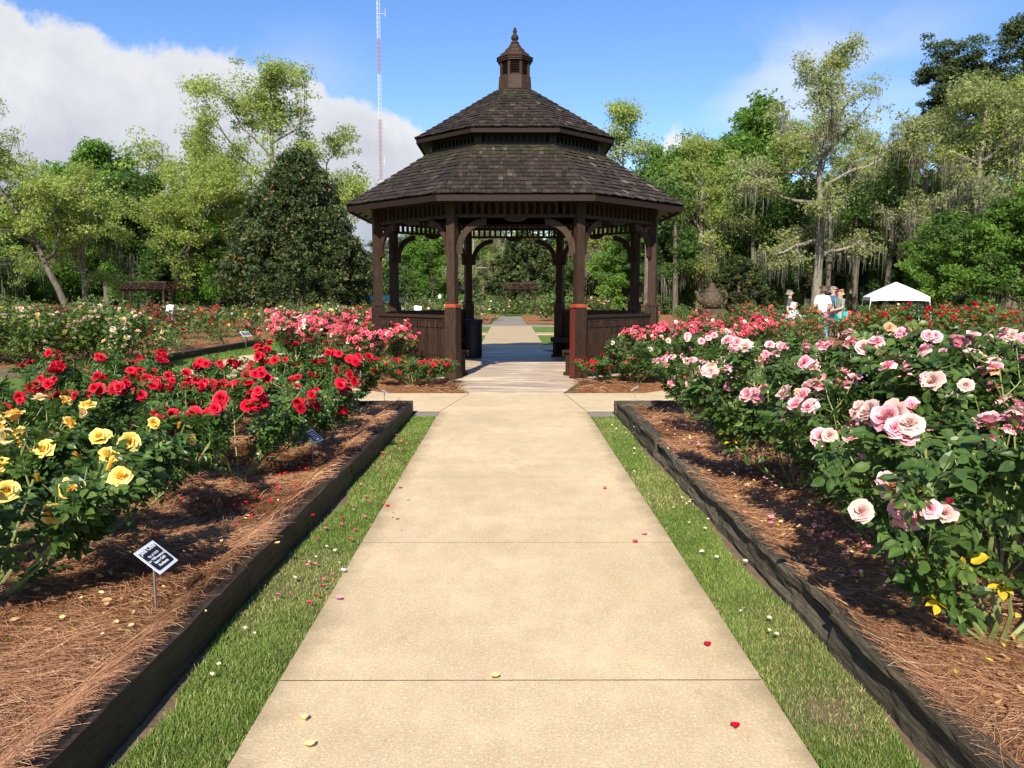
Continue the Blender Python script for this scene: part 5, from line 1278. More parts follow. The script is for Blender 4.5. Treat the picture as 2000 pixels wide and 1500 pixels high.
tree('mossy_b', 1985, 50, 'light green mossy tree at the right photo edge in front of the pines', 1.02, .9, GT)
tree('mossy', 1655, 62, 'mossy tree between the airy tree and the white tent', .85, 5.1, GT)
tree('green', 1745, 62, 'mid green tree left of the mossy one behind the tent', .88, 1.7, GT)
tree('dark', 1500, 60, 'dark moss-hung tree behind the two people on the left of their group', .70, 2.6, GT)
tree('dark', 1620, 76, 'dark tree filling the row behind the pale straight trunk', .95, 1.1, GT)
tree('dark', 1330, 72, 'dark green tree low behind the teapot-shaped ornament', .72, .1, GT)
tree('dark', 1840, 66, 'dark green tree low under the tall pines', .85, 4.1, GT)
tree('dark', 1740, 80, 'dark green tree in the back row above the white tent', 1.0, 5.1, GT)
tree('magnolia_b', 1440, 48, 'glossy low evergreen right of the teapot-shaped ornament', .62, 2, name='magnolia_tree')
tree('low_b', 1290, 56, 'low dark tree just right of the gazebo at ground level', .85, 0, GT)
tree('low', 1340, 60, 'low mid-green tree behind the left of the teapot ornament', .85, 4, GT)
tree('low', 1830, 46, 'dense green tree right of the white tent', .74, 0, GT)
tree('low_b', 1905, 43, 'dense broad green tree at ground level under the pines', .85, 3, GT)
tree('low', 1990, 41, 'dense green tree at the lower right photo edge of the tree row', .85, 5, GT)
tree('low_b', 1760, 58, 'dark low tree directly behind the peak of the white tent', .95, 2, GT)
tree('low_b', 1640, 64, 'dark low tree right behind the group of people', .95, .7, GT)
tree('low_b', 1400, 66, 'dark low tree behind the teapot-shaped ornament', .95, 3.7, GT)
for i, (u, Y, k, s) in enumerate(((1250, 90, 'dark', .8), (1375, 92, 'dark', .95), (1480, 95, 'dark', 1.1), (1570, 94, 'dark', 1.1), (1680, 96, 'dark', 1.1), (1790, 95, 'dark', 1.2), (1890, 97, 'dark', 1.25), (1995, 94, 'dark', 1.2))):
    tree(k, u, Y, 'dark tree in the rearmost row on the right', s, i*1.3, 'rearmost trees on the right')
for i, (u, Y, k, s) in enumerate(((-30, 95, 'dark', .9), (120, 96, 'dark', .85), (240, 92, 'dark', .85), (350, 98, 'dark', .8), (460, 96, 'dark', .8), (570, 94, 'dark', .8), (680, 98, 'dark', .65))):
    tree(k, u, Y, 'dark tree in the rearmost row on the left', s, i*1.3, 'rearmost trees on the left')
for i, (u, Y) in enumerate(((1262, 52), (1285, 60), (1318, 54), (1348, 62), (1470, 55), (1488, 62), (1545, 60), (1612, 58), (1668, 57), (1725, 55), (1880, 60), (1950, 58), (1300, 70), (1530, 72), (1690, 68), (1770, 70))):
    g = np.random.default_rng(i); x = ax(u, Y); h = g.uniform(6.5, 9); st = MB(); l_ = g.normal(size=2)*.05
    st.tube([(0, 0, -.1), (l_[0]*h*.4, l_[1]*h*.4, h*.4), (l_[0]*h, l_[1]*h, h)], [.22, .17, .09], 7, cap=False)
    o = thing('tree', 'dark straight tree trunk in the shade of the wood', 'tree', (x, Y, GZ), 0, 'shaded trunks in the wood')
    st.build('trunk', M['bark'], o, True)
    cc = np.array([(l_[0]*h, l_[1]*h, h)])+g.normal(size=(16, 3))*np.array((1.1, 1.1, .9)); k = np.repeat(np.arange(16), 60); P = cc[k]+g.normal(size=(960, 3))*.38
    V, F, C = scatter(SPRIG_V, SPRIG_F, frames(nrm(g.normal(size=(960, 3))), nrm(g.normal(size=(960, 3))+np.array((0, 0, 1)))), .17*g.uniform(.7, 1.3, 960), P, g.random((960, 3)))
    put('crown', make_mesh('crown', V, F, M['lf_dark'], C), o)
# far wood that closes the horizon
def wood(name, x0, x1, Y, h, n, lmat, seed, dep=10):
    g = np.random.default_rng(seed); nc = int((x1-x0)*1.6); cx = g.uniform(x0, x1, nc); cy = Y+g.uniform(0, dep, nc); hh = h*(.75+.25*wob(cx, cy*0, .12, seed)); cz = hh*g.random(nc)**.8
    k = g.integers(nc, size=n); P = np.c_[cx[k], cy[k], cz[k]]+g.normal(size=(n, 3))*np.array((1.3, 1.0, 1.0)); P[:, 2] = np.abs(P[:, 2])
    V, F, C = scatter(SPRIG_V, SPRIG_F, frames(nrm(g.normal(size=(n, 3))), nrm(g.normal(size=(n, 3))+np.array((0, -.4, .8)))), .5*g.uniform(.6, 1.2, n), P, np.c_[np.clip(g.random(nc)[k]*.6+g.random(n)*.4, 0, 1), g.random(n), g.random(n)])
    put(name, make_mesh(name, V, F, M[lmat], C), kind='stuff', category='wood', label='distant wood closing the view behind the garden')
wood('far_wood', -95, -8, 108, 7.5, 60000, 'lf_dark', 1); wood('far_wood', -30, 22, 128, 8.5, 45000, 'lf_dark', 2); wood('far_wood', 12, 95, 108, 15, 90000, 'lf_dark', 3)

# ------------------------------------------------------------------ things among the beds and beyond
# rose name signs
def sign_lettering(root, lines, w, h, z):
    y = h*.36
    for txt, size, bold in lines:
        cu = bpy.data.curves.new('lettering', 'FONT'); cu.body = txt; cu.size = size; cu.align_x = 'CENTER'; cu.align_y = 'CENTER'; cu.extrude = .0003; cu.offset = bold; cu.space_character = 1.08
        ob = bpy.data.objects.new('tmp', cu); COL.objects.link(ob); dg = bpy.context.evaluated_depsgraph_get(); me = bpy.data.meshes.new_from_object(ob.evaluated_get(dg)); bpy.data.objects.remove(ob)
        me.materials.clear(); me.materials.append(M['plate_white']); me.name = 'lettering'
        put('lettering', me, root, (0, y, z)); y -= size*1.12
def name_sign(loc, label, yaw, tilt=50, w=.19, h=.135, stake=.30, lines=None, blur=4, z=.09, white=False):
    """stake in the ground with a tilted plate; the writing faces local -Y/up"""
    root = thing('name_sign', label, 'sign', (loc[0], loc[1], z), yaw, 'rose name signs on metal stakes')
    mb = MB(); mb.box((0, .012, stake/2-.04), (.014, .004, stake+.08)); mb.box((.006, .016, stake/2-.04), (.003, .01, stake+.08)); mb.build('stake', M['metal'], root)
    R = Matrix.Rotation(rad(90-tilt), 4, 'X'); pl = put('plate', None, root, (0, 0, stake+h*.30*math.sin(rad(90-tilt)))); bpy.data.objects.remove(pl)
    def rounded(w_, h_, r_, k=5):
        P = []
        for cx, cy, a0 in ((w_/2-r_, h_/2-r_, 0), (-w_/2+r_, h_/2-r_, 90), (-w_/2+r_, -h_/2+r_, 180), (w_/2-r_, -h_/2+r_, 270)):
            for i in range(k+1): a = rad(a0+90*i/k); P.append((cx+r_*math.cos(a), cy+r_*math.sin(a)))
        return P
    def slab(poly, z0, z1):
        n = len(poly); V = [(x, y, z1) for x, y in poly]+[(x, y, z0) for x, y in poly]; j = np.arange(n); m = MB(); m.NG.append((0, n)); m.add(V, np.stack([j, j+n, (j+1) % n+n, (j+1) % n], 1)); return m
    po = slab(rounded(w, h, .004), -.002, 0).build('plate', M['plate_white'], root)
    po.location = (0, 0, stake+.02); po.rotation_euler = (rad(90-tilt), 0, 0)
    if white: return root
    slab(rounded(w*.84, h*.80, .012), 0.0002, .0012).build('label_panel', M['plate_black'], po)
    if lines: sign_lettering(po, lines, w, h, .0016)
    else:
        g_ = random.Random(int(loc[0]*100)); mb = MB()
        for k in range(blur):          # lettering too small to read in the photograph: broken strokes
            y = h*.27-k*h*.62/(blur-1 if blur > 1 else 1)*.9; x = -w*.30+g_.uniform(0, .02)
            while x < w*.30:
                l_ = g_.uniform(.006, .014); mb.box((x+l_/2, y, .0018), (l_, h*.075, .0008)); x += l_+g_.uniform(.003, .006)
        mb.build('lettering', M['plate_white'], po)
    return root
name_sign((-1.56, 3.42), 'black and white name sign reading Julia Child in front of the yellow roses', rad(90), 50, .185, .145, .235, [('Julia Child', .031, .0008), ('Pat. # 11473', .0165, .0003), ('(cv. WEKvossutono)', .0165, .0003), ('Butter Gold', .0185, .0006), ('Floribunda', .0185, .0006)])
def place_sign(u, v, X, label, yaw, hz=.42, **kw):
    d = _R @ Vector(((u-1000)/FPX, -(v-750)/FPX, -1)); k = X/d.x; name_sign((X, d.y*k), label, yaw, stake=max(.12, CAMH+d.z*k-.09-.02), **kw)
place_sign(613, 852, -1.60, 'black and white name sign on a tall stake in front of the low red rose', rad(80), blur=5, w=.17, h=.13)
place_sign(753, 766, -1.62, 'small name sign at the far left corner of the bed by the cross path', rad(100), blur=5, w=.17, h=.11, tilt=60)
place_sign(1239, 771, 1.68, 'small name sign at the far right corner of the bed by the cross path', rad(-100), blur=5, w=.17, h=.11, tilt=60)
place_sign(704, 707, -2.30, 'name sign half hidden among the last red roses in front of the bright pink ones', rad(30), blur=4, w=.16, h=.12)
place_sign(231, 693, -8.0, 'small dark name sign in front of the cream roses', rad(60), blur=3, w=.2, h=.14)
place_sign(480, 652, -7.2, 'dark name sign in the sparse straw bed beyond the left ring path', rad(60), blur=3, w=.3, h=.2)
def board(u, v, Y, w, h, label, rz=0, tilt=12):
    x = ax(u, Y); z = az(v, Y); root = thing('notice_board', label, 'sign', (x, Y, GZ), rz); mb = MB(); mb.box((0, 0, 0), (w, .02, h)); o = mb.build('board', M['plate_white'], root); o.location = (0, 0, z-GZ); o.rotation_euler = (rad(-tilt), rad(9), 0)
    mb = MB(); mb.box((-w*.3, .03, (z-h/2)/2), (.05, .05, z-h/2+.3)); mb.box((w*.3, .03, (z-h/2)/2), (.05, .05, z-h/2+.3)); mb.build('board_post', M['metal'], root)
board(335, 603, 25, .20, .26, 'blank white board tilted among the roses below the small pergola', .2)
board(817, 602, 27, .24, .16, 'small white sign seen above the left railing of the gazebo')

def pergola(x, Y, label, w, d, h, rz, cat='arbour'):
    root = thing('garden_arbour', label, cat, (x, Y, GZ), rz)
    for sx in (-1, 1):
        for sy in (-1, 1):
            mb = MB(); mb.box((sx*(w/2-.2), sy*(d/2-.25), h*.41), (.10, .10, h*.84)); mb.build('post', M['gz_wood'], root)
    for sy in (-1, 1):
        mb = MB(); mb.box((0, sy*(d/2-.25), h*.80), (w, .08, .12)); mb.build('beam', M['gz_wood'], root)
    mb = MB(); mb.box((0, 0, h), (w*.86, .08, .08))
    for sy in (-1, 1):
        for k in range(6):
            X_ = -w/2+.06+(w-.12)*k/5; mb.beam((X_*.86, 0, h), (X_, sy*(d/2+.1), h*.80), .07, .06)
        for k in range(4):
            f = .18+.22*k; mb.box((0, sy*(d/2+.05)*f, h-(h*.2)*f+.03), (w*(.86+.14*f), .09, .02), Matrix.Rotation(rad(-20*sy), 3, 'X'))
    mb.build('slatted_roof', M['gz_wood'], root)
pergola(ax(1017, 53), 53, 'wooden garden arbour with slatted roof at the end of the path, seen through the gazebo', 2.35, 1.3, az(553, 53)-GZ, 0)
pergola(ax(292, 44), 44, 'left of the two brown slatted arbours above the cream roses', 2.5, 1.5, az(551, 44)-GZ, .08)
pergola(ax(335, 49), 49, 'right of the two brown slatted arbours, partly hidden and turned sideways', 1.8, 1.5, az(550, 49)-GZ, 1.0)
# swing frame, slide, pavilion, lamp
M['teal'] = plain('teal', (.02, .22, .18), .45, .1); M['teal_roof'] = plain('teal_roof', (.10, .25, .23), .5, .1); M['tan_plastic'] = plain('tan_plastic', (.42, .35, .16), .5, .1); M['white_cloth'] = plain('white_cloth', (.80, .82, .85), .7, .03)
sx, sY = ax(345, 70), 70; root = thing('swing_set', 'long teal swing frame behind the arbours on the left', 'swing set', (sx, sY, GZ)); zt = az(579, 70)-GZ
wS = 150/FPX*70; mb = MB(); mb.tube([(-wS/2, 0, zt), (wS/2, 0, zt)], .05); mb.build('top_bar', M['teal'], root)
for k in range(4):
    X_ = -wS/2+wS*k/3
    for s in (-1, 1): mb = MB(); mb.tube([(X_, 0, zt), (X_+.25*s, s*.9, 0)], .04); mb.build('leg', M['teal'], root)
for k in range(3):
    X_ = -wS/2+wS*(k+.5)/3; mb = MB(); mb.tube([(X_-.25, 0, zt), (X_-.25, 0, .5)], .012); mb.tube([(X_+.25, 0, zt), (X_+.25, 0, .5)], .012); mb.box((X_, 0, .5), (.5, .2, .03)); mb.build('swing_seat', M['plate_black'], root)
root = thing('playground_slide', 'tan playground tower with slide left of the arbours', 'slide', (ax(232, 66), 66, GZ)); zt = az(557, 66)-GZ
mb = MB()
for a in (-.5, .5):
    for b in (-.5, .5): mb.box((a, b, zt/2), (.1, .1, zt))
mb.box((0, 0, zt*.45), (1.1, 1.1, .08)); mb.build('tower', M['tan_plastic'], root)
mb = MB(); mb.lathe([(.02, zt+.55), (.78, zt)], 4, rot=rad(45)); mb.box((0, 0, zt-.03), (1.15, 1.15, .06)); mb.build('tower_roof', M['tan_plastic'], root)
mb = MB(); mb.beam((-.5, 0, zt*.47), (-2.6, -.4, .2), .6, .05); mb.beam((-.5, .3, zt*.53), (-2.6, -.1, .3), .05, .2); mb.beam((-.5, -.3, zt*.53), (-2.6, -.7, .3), .05, .2); mb.build('slide_chute', M['tan_plastic'], root)
root = thing('pavilion', 'teal-roofed open pavilion half hidden behind the magnolia', 'pavilion', (ax(712, 72), 72, GZ)); zt = az(577, 72)-GZ; wP = 3.6
mb = MB(); V = [(-wP, -1.6, zt-.55), (wP, -1.6, zt-.55), (wP, 1.6, zt-.55), (-wP, 1.6, zt-.55), (-wP+1.2, 0, zt), (wP-1.2, 0, zt)]; mb.add(V, [(0, 1, 5, 4), (2, 3, 4, 5), (0, 3, 2, 1)], [(1, 2, 5), (3, 0, 4)]); mb.build('roof', M['teal_roof'], root)
for X_ in (-3.3, -1.1, 1.1, 3.3):
    for s in (-1, 1): mb = MB(); mb.box((X_, s*1.4, (zt-.55)/2), (.14, .14, zt-.55)); mb.build('post', M['gz_wood'], root)
root = thing('lamp_post', 'thin dark green lamp post seen through the left opening of the gazebo', 'lamp post', (ax(860, 60), 60, GZ)); zt = az(577, 60)-GZ
mb = MB(); mb.lathe([(.12, 0), (.12, .2), (.05, .3), (.04, zt-.3), (.06, zt-.28)], 10); mb.build('pole', M['teal'], root); mb = MB(); mb.lathe([(.05, zt-.28), (.13, zt-.22), (.16, zt-.05), (.05, zt+.05), (.01, zt+.12)], 10); mb.build('lantern', M['plate_white'], root)
# radio mast
root = thing('radio_mast', 'tall thin red and white lattice radio mast far behind the gazebo', 'radio mast', (ax(750, 260), 260, GZ))
M['mast_red_hazy'] = plain('mast_red_hazy', (.36, .17, .20), .6, .1); M['mast_white_hazy'] = plain('mast_white_hazy', (.50, .54, .60), .6, .1)  # distance haze is mixed into both mast colours, so they are paler than the paint
lv = [0, 16, 37.5, 56, 70, 80.5, 96, 112]
for i, (a, b) in enumerate(zip(lv[:-1], lv[1:])):
    mb = MB(); m = max(1, int((b-a)/1.3))
    P = [(.55*math.cos(k*2.094+.5), .55*math.sin(k*2.094+.5)) for k in range(3)]
    for (x, y) in P: mb.tube([(x, y, a), (x, y, b)], .055, 5)
    for q in range(m):
        z0_, z1_ = a+(b-a)*q/m, a+(b-a)*(q+1)/m
        for k in range(3):
            p, p2 = P[k], P[(k+1) % 3]; mb.tube([(*p, z0_), (*p2, z1_)], .028, 4, cap=False); mb.tube([(*p2, z0_), (*p, z1_)], .028, 4, cap=False); mb.tube([(*p, z0_), (*p2, z0_)], .028, 4, cap=False)
    mb.build('mast_section', M['mast_red_hazy'] if i % 2 == 0 else M['mast_white_hazy'], root)
for z_, l_ in ((54, 1.8), (88, 2.2), (43, 1.2)):
    mb = MB(); mb.tube([(0, 0, z_), (l_, 0, z_)], .08, 5); mb.tube([(l_, 0, z_-1), (l_, 0, z_+1.6)], .07, 5); mb.build('antenna', M['mast_white_hazy'], root)

# white canopy tent
tx, tY = ax(1745, 44), 44.0; ze = az(580, 44)-GZ; zp = az(551, 44)-GZ; root = thing('canopy_tent', 'white pop-up canopy tent on thin legs behind the deep red roses', 'tent', (tx, tY, GZ), rad(-16)); a_ = 1.45
mb = MB(); prof = [(a_, 0), (.72*a_, .30), (.36*a_, .62), (0.02, 1)]; V = []; 
for f, q in ((1.0, 0), (.68, .36), (.34, .70), (.02, 1.0)):
    for (x, y) in ((-1, -1), (1, -1), (1, 1), (-1, 1)): V.append((x*a_*f, y*a_*f, ze+(zp-ze)*q))
Q = [(r*4+k, r*4+(k+1) % 4, (r+1)*4+(k+1) % 4, (r+1)*4+k) for r in range(3) for k in range(4)]; mb.add(V, Q); cn = mb.build('canopy', M['white_cloth'], root)
mb = MB()
for (x, y) in ((-1, -1), (1, -1), (1, 1), (-1, 1)): mb.beam((x*(a_-.05), y*(a_-.05), ze-.03), (0, 0, zp-.06), .03, .03)
for (x, y, x2, y2) in ((-1, -1, 1, -1), (1, -1, 1, 1), (1, 1, -1, 1), (-1, 1, -1, -1)):
    for f in (0, .5): mb.beam((x*(a_-.04)+(x2-x)*f*(a_-.04), y*(a_-.04)+(y2-y)*f*(a_-.04), ze-.24 if f == 0 else ze-.05), (x*(a_-.04)+(x2-x)*(f+.5)*(a_-.04), y*(a_-.04)+(y2-y)*(f+.5)*(a_-.04), ze-.05 if f == 0 else ze-.24), .02, .03)
mb.build('truss', M['metal'], root)
mb = MB(); V = []
for z_ in (ze, ze-.18):
    for (x, y) in ((-1, -1), (1, -1), (1, 1), (-1, 1)): V.append((x*a_, y*a_, z_))
mb.add(V, [(4, 5, 1, 0), (5, 6, 2, 1), (6, 7, 3, 2), (7, 4, 0, 3)]); mb.build('valance', M['white_cloth'], root)
for (x, y) in ((-1, -1), (1, -1), (1, 1), (-1, 1)):
    mb = MB(); mb.tube([(x*(a_-.03), y*(a_-.03), ze-.02), (x*(a_+.10), y*(a_+.05), 0)], .022, 8); mb.build('leg', M['plate_white'], root)

# teapot-shaped garden ornament
M['rust'] = plain('rust', (.06, .038, .02), .8, .5, 9, bumpk=.8); M['rust_light'] = plain('rust_light', (.30, .23, .11), .8, .3, 9)
tpx, tpY = ax(1388, 36), 36.0; zb = az(603, 36)-GZ; root = thing('teapot_ornament', 'giant brown teapot-shaped garden ornament right of the gazebo', 'garden ornament', (tpx, tpY, GZ)); k_ = (az(568, 36)-az(603, 36))
mb = MB(); mb.box((0, 0, zb/2), (1.0, 1.0, zb)); mb.build('base', M['rust'], root)
mb = MB(); r_b = .50; mb.lathe([(.25, zb), (r_b*.8, zb+.06), (r_b, zb+k_*.35), (r_b*.98, zb+k_*.55), (r_b*.8, zb+k_*.82), (r_b*.62, zb+k_*.98)], 28); body = mb.build('body', M['rust'], root, True)
mb = MB(); mb.lathe([(r_b*.68, zb+k_*.96), (r_b*.68, zb+k_*1.04), (r_b*.42, zb+k_*1.10), (r_b*.36, zb+k_*1.18), (.12, zb+k_*1.20), (.14, zb+k_*1.32), (.10, zb+k_*1.42), (.02, zb+k_*1.45)], 20); mb.build('lid', M['rust'], root, True)
mb = MB(); mb.tube([(-r_b*.8, 0, zb+k_*.35), (-r_b*1.15, 0, zb+k_*.55), (-r_b*1.3, 0, zb+k_*.85), (-r_b*1.5, 0, zb+k_*.98)], [.16, .12, .08, .06], 12); mb.build('spout', M['rust'], root, True)
mb = MB(); mb.tube([(r_b*.75, 0, zb+k_*.9)]+[(r_b*(.95+.42*math.sin(t)), 0, zb+k_*(.62+.38*math.cos(t))) for t in np.linspace(.2, 2.9, 9)], .07, 10); mb.build('handle', M['rust'], root, True)
mb = MB()
for i in range(46):
    t = i*2.4; q = (i+.5)/46; rr_ = r_b*(1.0 if .3 < q < .6 else .93)*(1-.25*max(0, q-.6)/.4)*1.0; z_ = zb+k_*(.1+.8*q); mb.lathe([(.001, .03), (.03, 0), (.001, -.03)], 6, (rr_*math.cos(t), rr_*math.sin(t), z_))
o = mb.build('studs', M['rust_light'], body); o['kind'] = 'stuff'
# white folding chairs beside the people
def chair(x, Y, rz, label):
    root = thing('folding_chair', label, 'chair', (x, Y, GZ), rz, 'white folding chairs by the people')
    mb = MB(); mb.box((0, 0, .44), (.42, .42, .025)); mb.build('seat', M['plate_white'], root)
    mb = MB(); mb.box((0, .22, .74), (.42, .02, .20)); mb.build('backrest', M['plate_white'], root)
    for s in (-1, 1):
        mb = MB(); mb.tube([(s*.21, .24, .86), (s*.21, -.22, 0)], .012, 6); mb.build('leg', M['plate_white'], root)
        mb = MB(); mb.tube([(s*.19, -.19, .44), (s*.19, .26, 0)], .012, 6); mb.build('leg', M['plate_white'], root)
chair(ax(1578, 26.5), 26.5, .3, 'white folding chair just left of the man in the white shirt')
chair(ax(1549, 26.2), 26.27, rad(40), 'white folding chair under the seated white-haired person')

# ------------------------------------------------------------------ people
SK = {'skin': (.52, .30, .21), 'skin2': (.46, .26, .18), 'white': (.80, .80, .82), 'denim': (.16, .24, .36), 'charcoal': (.05, .055, .065), 'navy': (.06, .09, .17), 'maroon': (.22, .02, .04), 'olive': (.20, .22, .17), 'turq': (.02, .42, .42), 'khaki': (.50, .44, .34), 'grey_hair': (.17, .16, .15), 'white_hair': (.72, .70, .66), 'brown_hair': (.10, .06, .04), 'tan_hair': (.42, .28, .16), 'shoe': (.06, .06, .06), 'pattern': (.70, .70, .68)}
for k, c in SK.items(): M[k] = plain(k, c, .75, .1, 20)
def skin_mesh(name, verts, edges, mats, parent, sub=2, root=0):
    """verts: (x,y,z,r[,r2])"""
    me = bpy.data.meshes.new('tmp'); me.from_pydata([v[:3] for v in verts], edges, []); ob = bpy.data.objects.new('tmp', me); COL.objects.link(ob)
    md = ob.modifiers.new('s', 'SKIN'); ob.modifiers.new('u', 'SUBSURF').levels = sub
    for i, v in enumerate(verts):
        s = me.skin_vertices[0].data[i]; s.radius = (v[3], v[4] if len(v) > 4 else v[3]); s.use_root = (i == root)
    dg = bpy.context.evaluated_depsgraph_get(); m2 = bpy.data.meshes.new_from_object(ob.evaluated_get(dg)); bpy.data.objects.remove(ob)
    m2.name = name; m2.materials.clear()
    for m in mats: m2.materials.append(m)
    for p in m2.polygons: p.use_smooth = True
    return put(name, m2, parent)
def person(x, Y, rz, H, label, shirt, legs, hair, hands, hairstyle='short', cap=None, lean=0.0, head_turn=0.0, sit=False, stride=.05, shorts=False, skin='skin', beard=None, bag=None):
    """local -Y is forward; hands: list of two hand targets (x,y,z) as fractions of height"""
    root = thing('person', label, 'person', (x, Y, GZ), rz); h = H
    hip = .52*h if not sit else .47
    dz = hip-.52*h
    def J(a, b, c): return (a*h, b*h+lean*(c-.5)*h, c*h+dz)
    V = [(*J(0, 0, .53), .095*h, .07*h), (*J(0, .005, .62), .080*h, .062*h), (*J(0, .0, .72), .095*h, .066*h), (*J(0, 0, .80), .085*h, .055*h), (*J(0, 0, .845), .033*h), (*J(0, -.005, .875), .034*h)]
    E = [(0, 1), (1, 2), (2, 3), (3, 4), (4, 5)]
    # head
    i0 = len(V); V += [(*J(0, -.006, .905), .047*h, .052*h), (*J(0, -.006, .945), .050*h, .058*h), (*J(0, 0, .972), .036*h, .042*h)]; E += [(5, i0), (i0, i0+1), (i0+1, i0+2)]
    arms = []
    for s, hd in zip((-1, 1), hands):
        sh = J(s*.100, 0, .80); hn = J(*hd); mid = tuple((a+b)/2 for a, b in zip(sh, hn)); L_ = math.dist(sh, hn); full = .335*h
        bend = math.sqrt(max(0, (full/2)**2-(L_/2)**2)); el = (mid[0]+s*bend*.6, mid[1]+bend*.55, mid[2]-bend*.55)
        b = len(V); V += [(*sh, .036*h), (*[(p*.5+q*.5) for p, q in zip(sh, el)], .029*h), (*el, .024*h), (*[(p*.4+q*.6) for p, q in zip(el, hn)], .020*h), (*hn, .014*h, .017*h)]; E += [(3, b), (b, b+1), (b+1, b+2), (b+2, b+3), (b+3, b+4)]
        d = nrm(np.array(hn)-np.array(el)); side_ = nrm(np.cross(d, (0, 1, .2)))
        pk = len(V); pm = np.array(hn)+d*.035*h; V.append((*pm, .012*h, .018*h)); E.append((b+4, pk))
        for q in range(4):
            f1 = pm+side_*(q-1.5)*.011*h+d*.022*h; f2 = f1+d*(.020+.003*(1.5-abs(q-1.5)))*h+np.array((0, -.004*h, 0)); n_ = len(V); V += [(*f1, .0055*h), (*f2, .0045*h)]; E += [(pk, n_), (n_, n_+1)]
        t1 = np.array(hn)+side_*(.020*h)*(-s)+d*.012*h; n_ = len(V); V += [(*t1, .0065*h), (*(t1+d*.020*h-side_*s*.004*h), .0055*h)]; E += [(b+4, n_), (n_, n_+1)]
        arms.append((sh, el, hn))
    lg = []
    for s in (-1, 1):
        hp = J(s*.048, 0, .50)
        if sit: kn = (hp[0]+s*.03, hp[1]-.42, hp[2]+.02); an = (kn[0], kn[1]-.02, .09)
        else: kn = (s*.058*h, -s*stride*.5*h-.01*h, .285*h); an = (s*.066*h, -s*stride*h+.01*h, .045*h)
        b = len(V); V += [(*hp, .056*h), (*[(p+q)/2 for p, q in zip(hp, kn)], .047*h), (*kn, .034*h), (*[(p*.6+q*.4) for p, q in zip(kn, an)], .033*h), (*an, .021*h), (an[0], an[1]-.07*h, .022*h, .022*h)]; E += [(0, b), (b, b+1), (b+1, b+2), (b+2, b+3), (b+3, b+4), (b+4, b+5)]; lg.append((hp, kn, an))
    body = skin_mesh('body', V, E, [M[skin]], root)
    # face: nose and ears
    mb = MB(); hc = J(0, -.006, .93); mb.tube([(hc[0], hc[1]-.052*h, hc[2]+.008*h), (hc[0], hc[1]-.068*h, hc[2]-.010*h)], [.006*h, .010*h], 8)
    for s in (-1, 1): mb.tube([(hc[0]+s*.046*h, hc[1], hc[2]+.010*h), (hc[0]+s*.053*h, hc[1]+.008*h, hc[2]-.004*h), (hc[0]+s*.046*h, hc[1]+.002*h, hc[2]-.014*h)], .008*h, 6)
    mb.build('face', M[skin], root, True)
    mb = MB()
    for s in (-1, 1): mb.lathe([(.001, .006*h), (.007*h, 0), (.001, -.006*h)], 8, (hc[0]+s*.020*h, hc[1]-.050*h, hc[2]+.010*h))
    mb.box((hc[0], hc[1]-.054*h, hc[2]-.026*h), (.026*h, .006*h, .004*h)); mb.build('eyes_and_mouth', M['brown_hair'], root)
    # shirt: torso and sleeves
    g_ = 1.12; SV = [(*J(0, 0, .50 if not shorts else .51), .100*h, .078*h), (*J(0, .005, .62), .090*h, .072*h), (*J(0, 0, .72), .103*h, .075*h), (*J(0, 0, .805), .088*h, .060*h), (*J(0, 0, .838), .040*h)]; SE = [(0, 1), (1, 2), (2, 3), (3, 4)]
    for (sh, el, hn), s in zip(arms, (-1, 1)):
        b = len(SV); m_ = [(p*.25+q*.75) for p, q in zip(sh, el)]; SV += [(*sh, .043*h), (*[(p+q)/2 for p, q in zip(sh, el)], .038*h), (*m_, .038*h)]; SE += [(3, b), (b, b+1), (b+1, b+2)]
    skin_mesh('shirt', SV, SE, [M[shirt]], root)
    LV = [(*J(0, 0, .535), .096*h, .074*h), (*J(0, 0, .50), .090*h, .078*h)]; LE = [(0, 1)]
    for hp, kn, an in lg:
        b = len(LV); end = an if not shorts else [(p*.35+q*.65) for p, q in zip(hp, kn)]
        if shorts: LV += [(*hp, .062*h), (*end, .062*h)]; LE += [(1, b), (b, b+1)]
        else: LV += [(*hp, .062*h), (*[(p+q)/2 for p, q in zip(hp, kn)], .053*h), (*kn, .043*h), (*[(p+q)/2 for p, q in zip(kn, an)], .040*h), (*end, .036*h)]; LE += [(1, b), (b, b+1), (b+1, b+2), (b+2, b+3), (b+3, b+4)]
    skin_mesh('shorts' if shorts else 'trousers', LV, LE, [M[legs]], root)
    for hp, kn, an in lg:
        mb = MB(); mb.tube([(an[0], an[1]+.025*h, .028*h), (an[0], an[1]-.04*h, .030*h), (an[0], an[1]-.10*h, .020*h)], [.026*h, .030*h, .020*h], 8); mb.build('shoe', M['shoe'], root, True)
    HV = [(*J(0, .012, .945), .050*h, .058*h), (*J(0, .008, .972), .046*h, .050*h), (*J(0, .022, .915), .042*h, .040*h)]; HE = [(0, 1), (0, 2)]
    if hairstyle == 'long': HV += [(*J(0, .040, .87), .034*h, .028*h), (*J(0, .045, .83), .022*h, .018*h)]; HE += [(2, 3), (3, 4)]
    skin_mesh('hair', HV, HE, [M[hair]], root)
    if cap:
        mb = MB(); c = J(0, .004, .960); mb.lathe([(.056*h, 0), (.055*h, .018*h), (.040*h, .036*h), (.005*h, .044*h)], 14, c); mb.box((c[0], c[1]-.065*h, c[2]+.003*h), (.075*h, .055*h, .006*h)); mb.build('cap', M[cap], root, True)
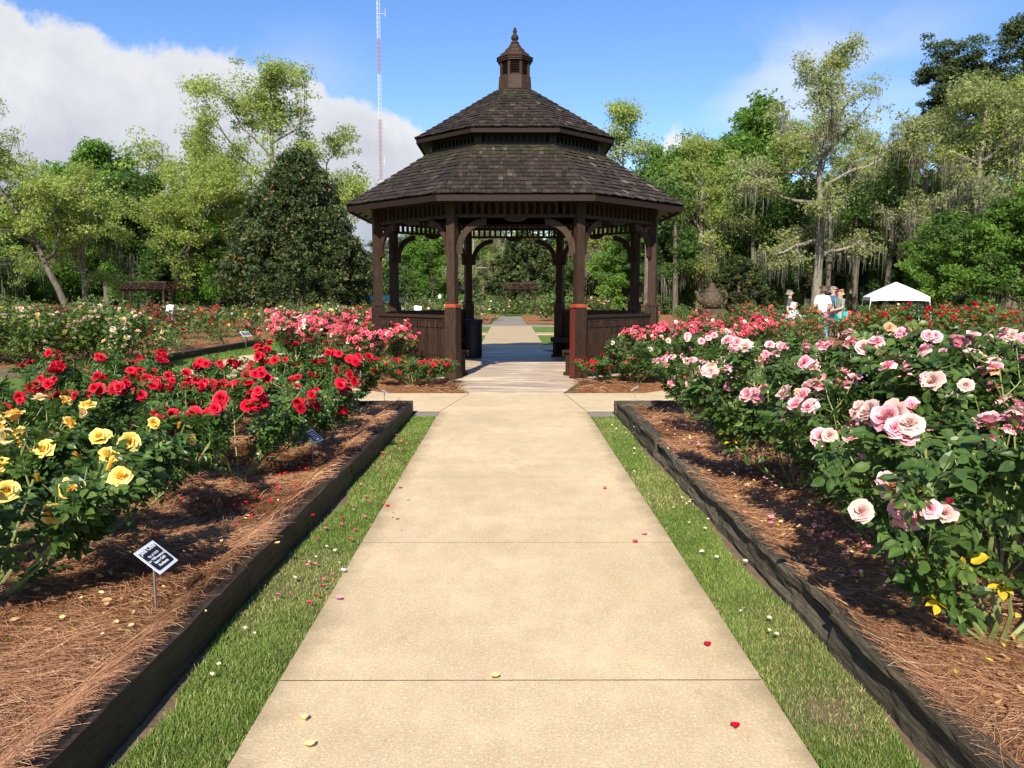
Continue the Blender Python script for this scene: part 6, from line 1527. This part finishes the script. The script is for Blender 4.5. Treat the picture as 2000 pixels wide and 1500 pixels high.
    if bag:
        mb = MB(); mb.tube([J(-.08, -.05, .83), J(0, -.085, .70), J(.11, .02, .56)], .006*h, 6); mb.tube([J(-.08, .03, .83), J(.02, .08, .70), J(.12, .05, .56)], .006*h, 6); mb.box(J(.135, .03, .53), (.05*h, .10*h, .09*h)); mb.build('bag_strap', M[bag], root)
    return root
relaxed = [(-.145, .0, .50), (.145, .0, .50)]
person(ax(1604, 25.5), 25.5, rad(188), 1.76, 'man in a white T-shirt and blue jeans seen from behind, hands at his front', 'white', 'denim', 'brown_hair', [(-.10, -.10, .56), (.10, -.10, .56)], skin='skin2')
person(ax(1624, 26.8), 26.8, rad(20), 1.76, 'bearded man in a pale cap and navy jacket facing the camera', 'navy', 'denim', 'grey_hair', [(-.06, -.13, .58), (.07, -.12, .57)], cap='khaki')
person(ax(1637, 25.8), 25.8, rad(-75), 1.66, 'woman in a maroon cap, olive top and turquoise shorts facing left', 'olive', 'turq', 'tan_hair', [(-.04, -.16, .60), (.04, -.17, .60)], 'long', 'maroon', shorts=True, bag='turq')
person(ax(1540, 27.0), 27.0, rad(70), 1.66, 'grey-haired man in a charcoal shirt facing right, at the left of the group', 'charcoal', 'charcoal', 'grey_hair', relaxed)
person(ax(1549, 26.2), 26.2, rad(40), 1.62, 'white-haired person in a pale patterned top, sitting low among the roses', 'pattern', 'khaki', 'white_hair', [(-.07, -.18, .60), (.07, -.18, .60)], sit=True, lean=0.0, stride=.02)

# ------------------------------------------------------------------ rows of look-alikes: say which one, counted along the row
ORD = ['first', 'second', 'third', 'fourth', 'fifth', 'sixth', 'seventh', 'eighth', 'ninth', 'tenth', 'eleventh', 'twelfth', 'thirteenth', 'fourteenth', 'fifteenth', 'sixteenth']
rows = {}
for o in COL.objects:
    if o.parent is None and o.get('label') and o.get('group'): rows.setdefault((o['group'], o['label']), []).append(o)
for (g_, l_), os_ in rows.items():
    if len(os_) < 2 or len(os_) > 16: continue
    os_.sort(key=lambda o: o.location.x/max(1, o.location.y))
    for o, w_ in zip(os_, ORD): o['label'] = l_+', '+w_+' from the left'
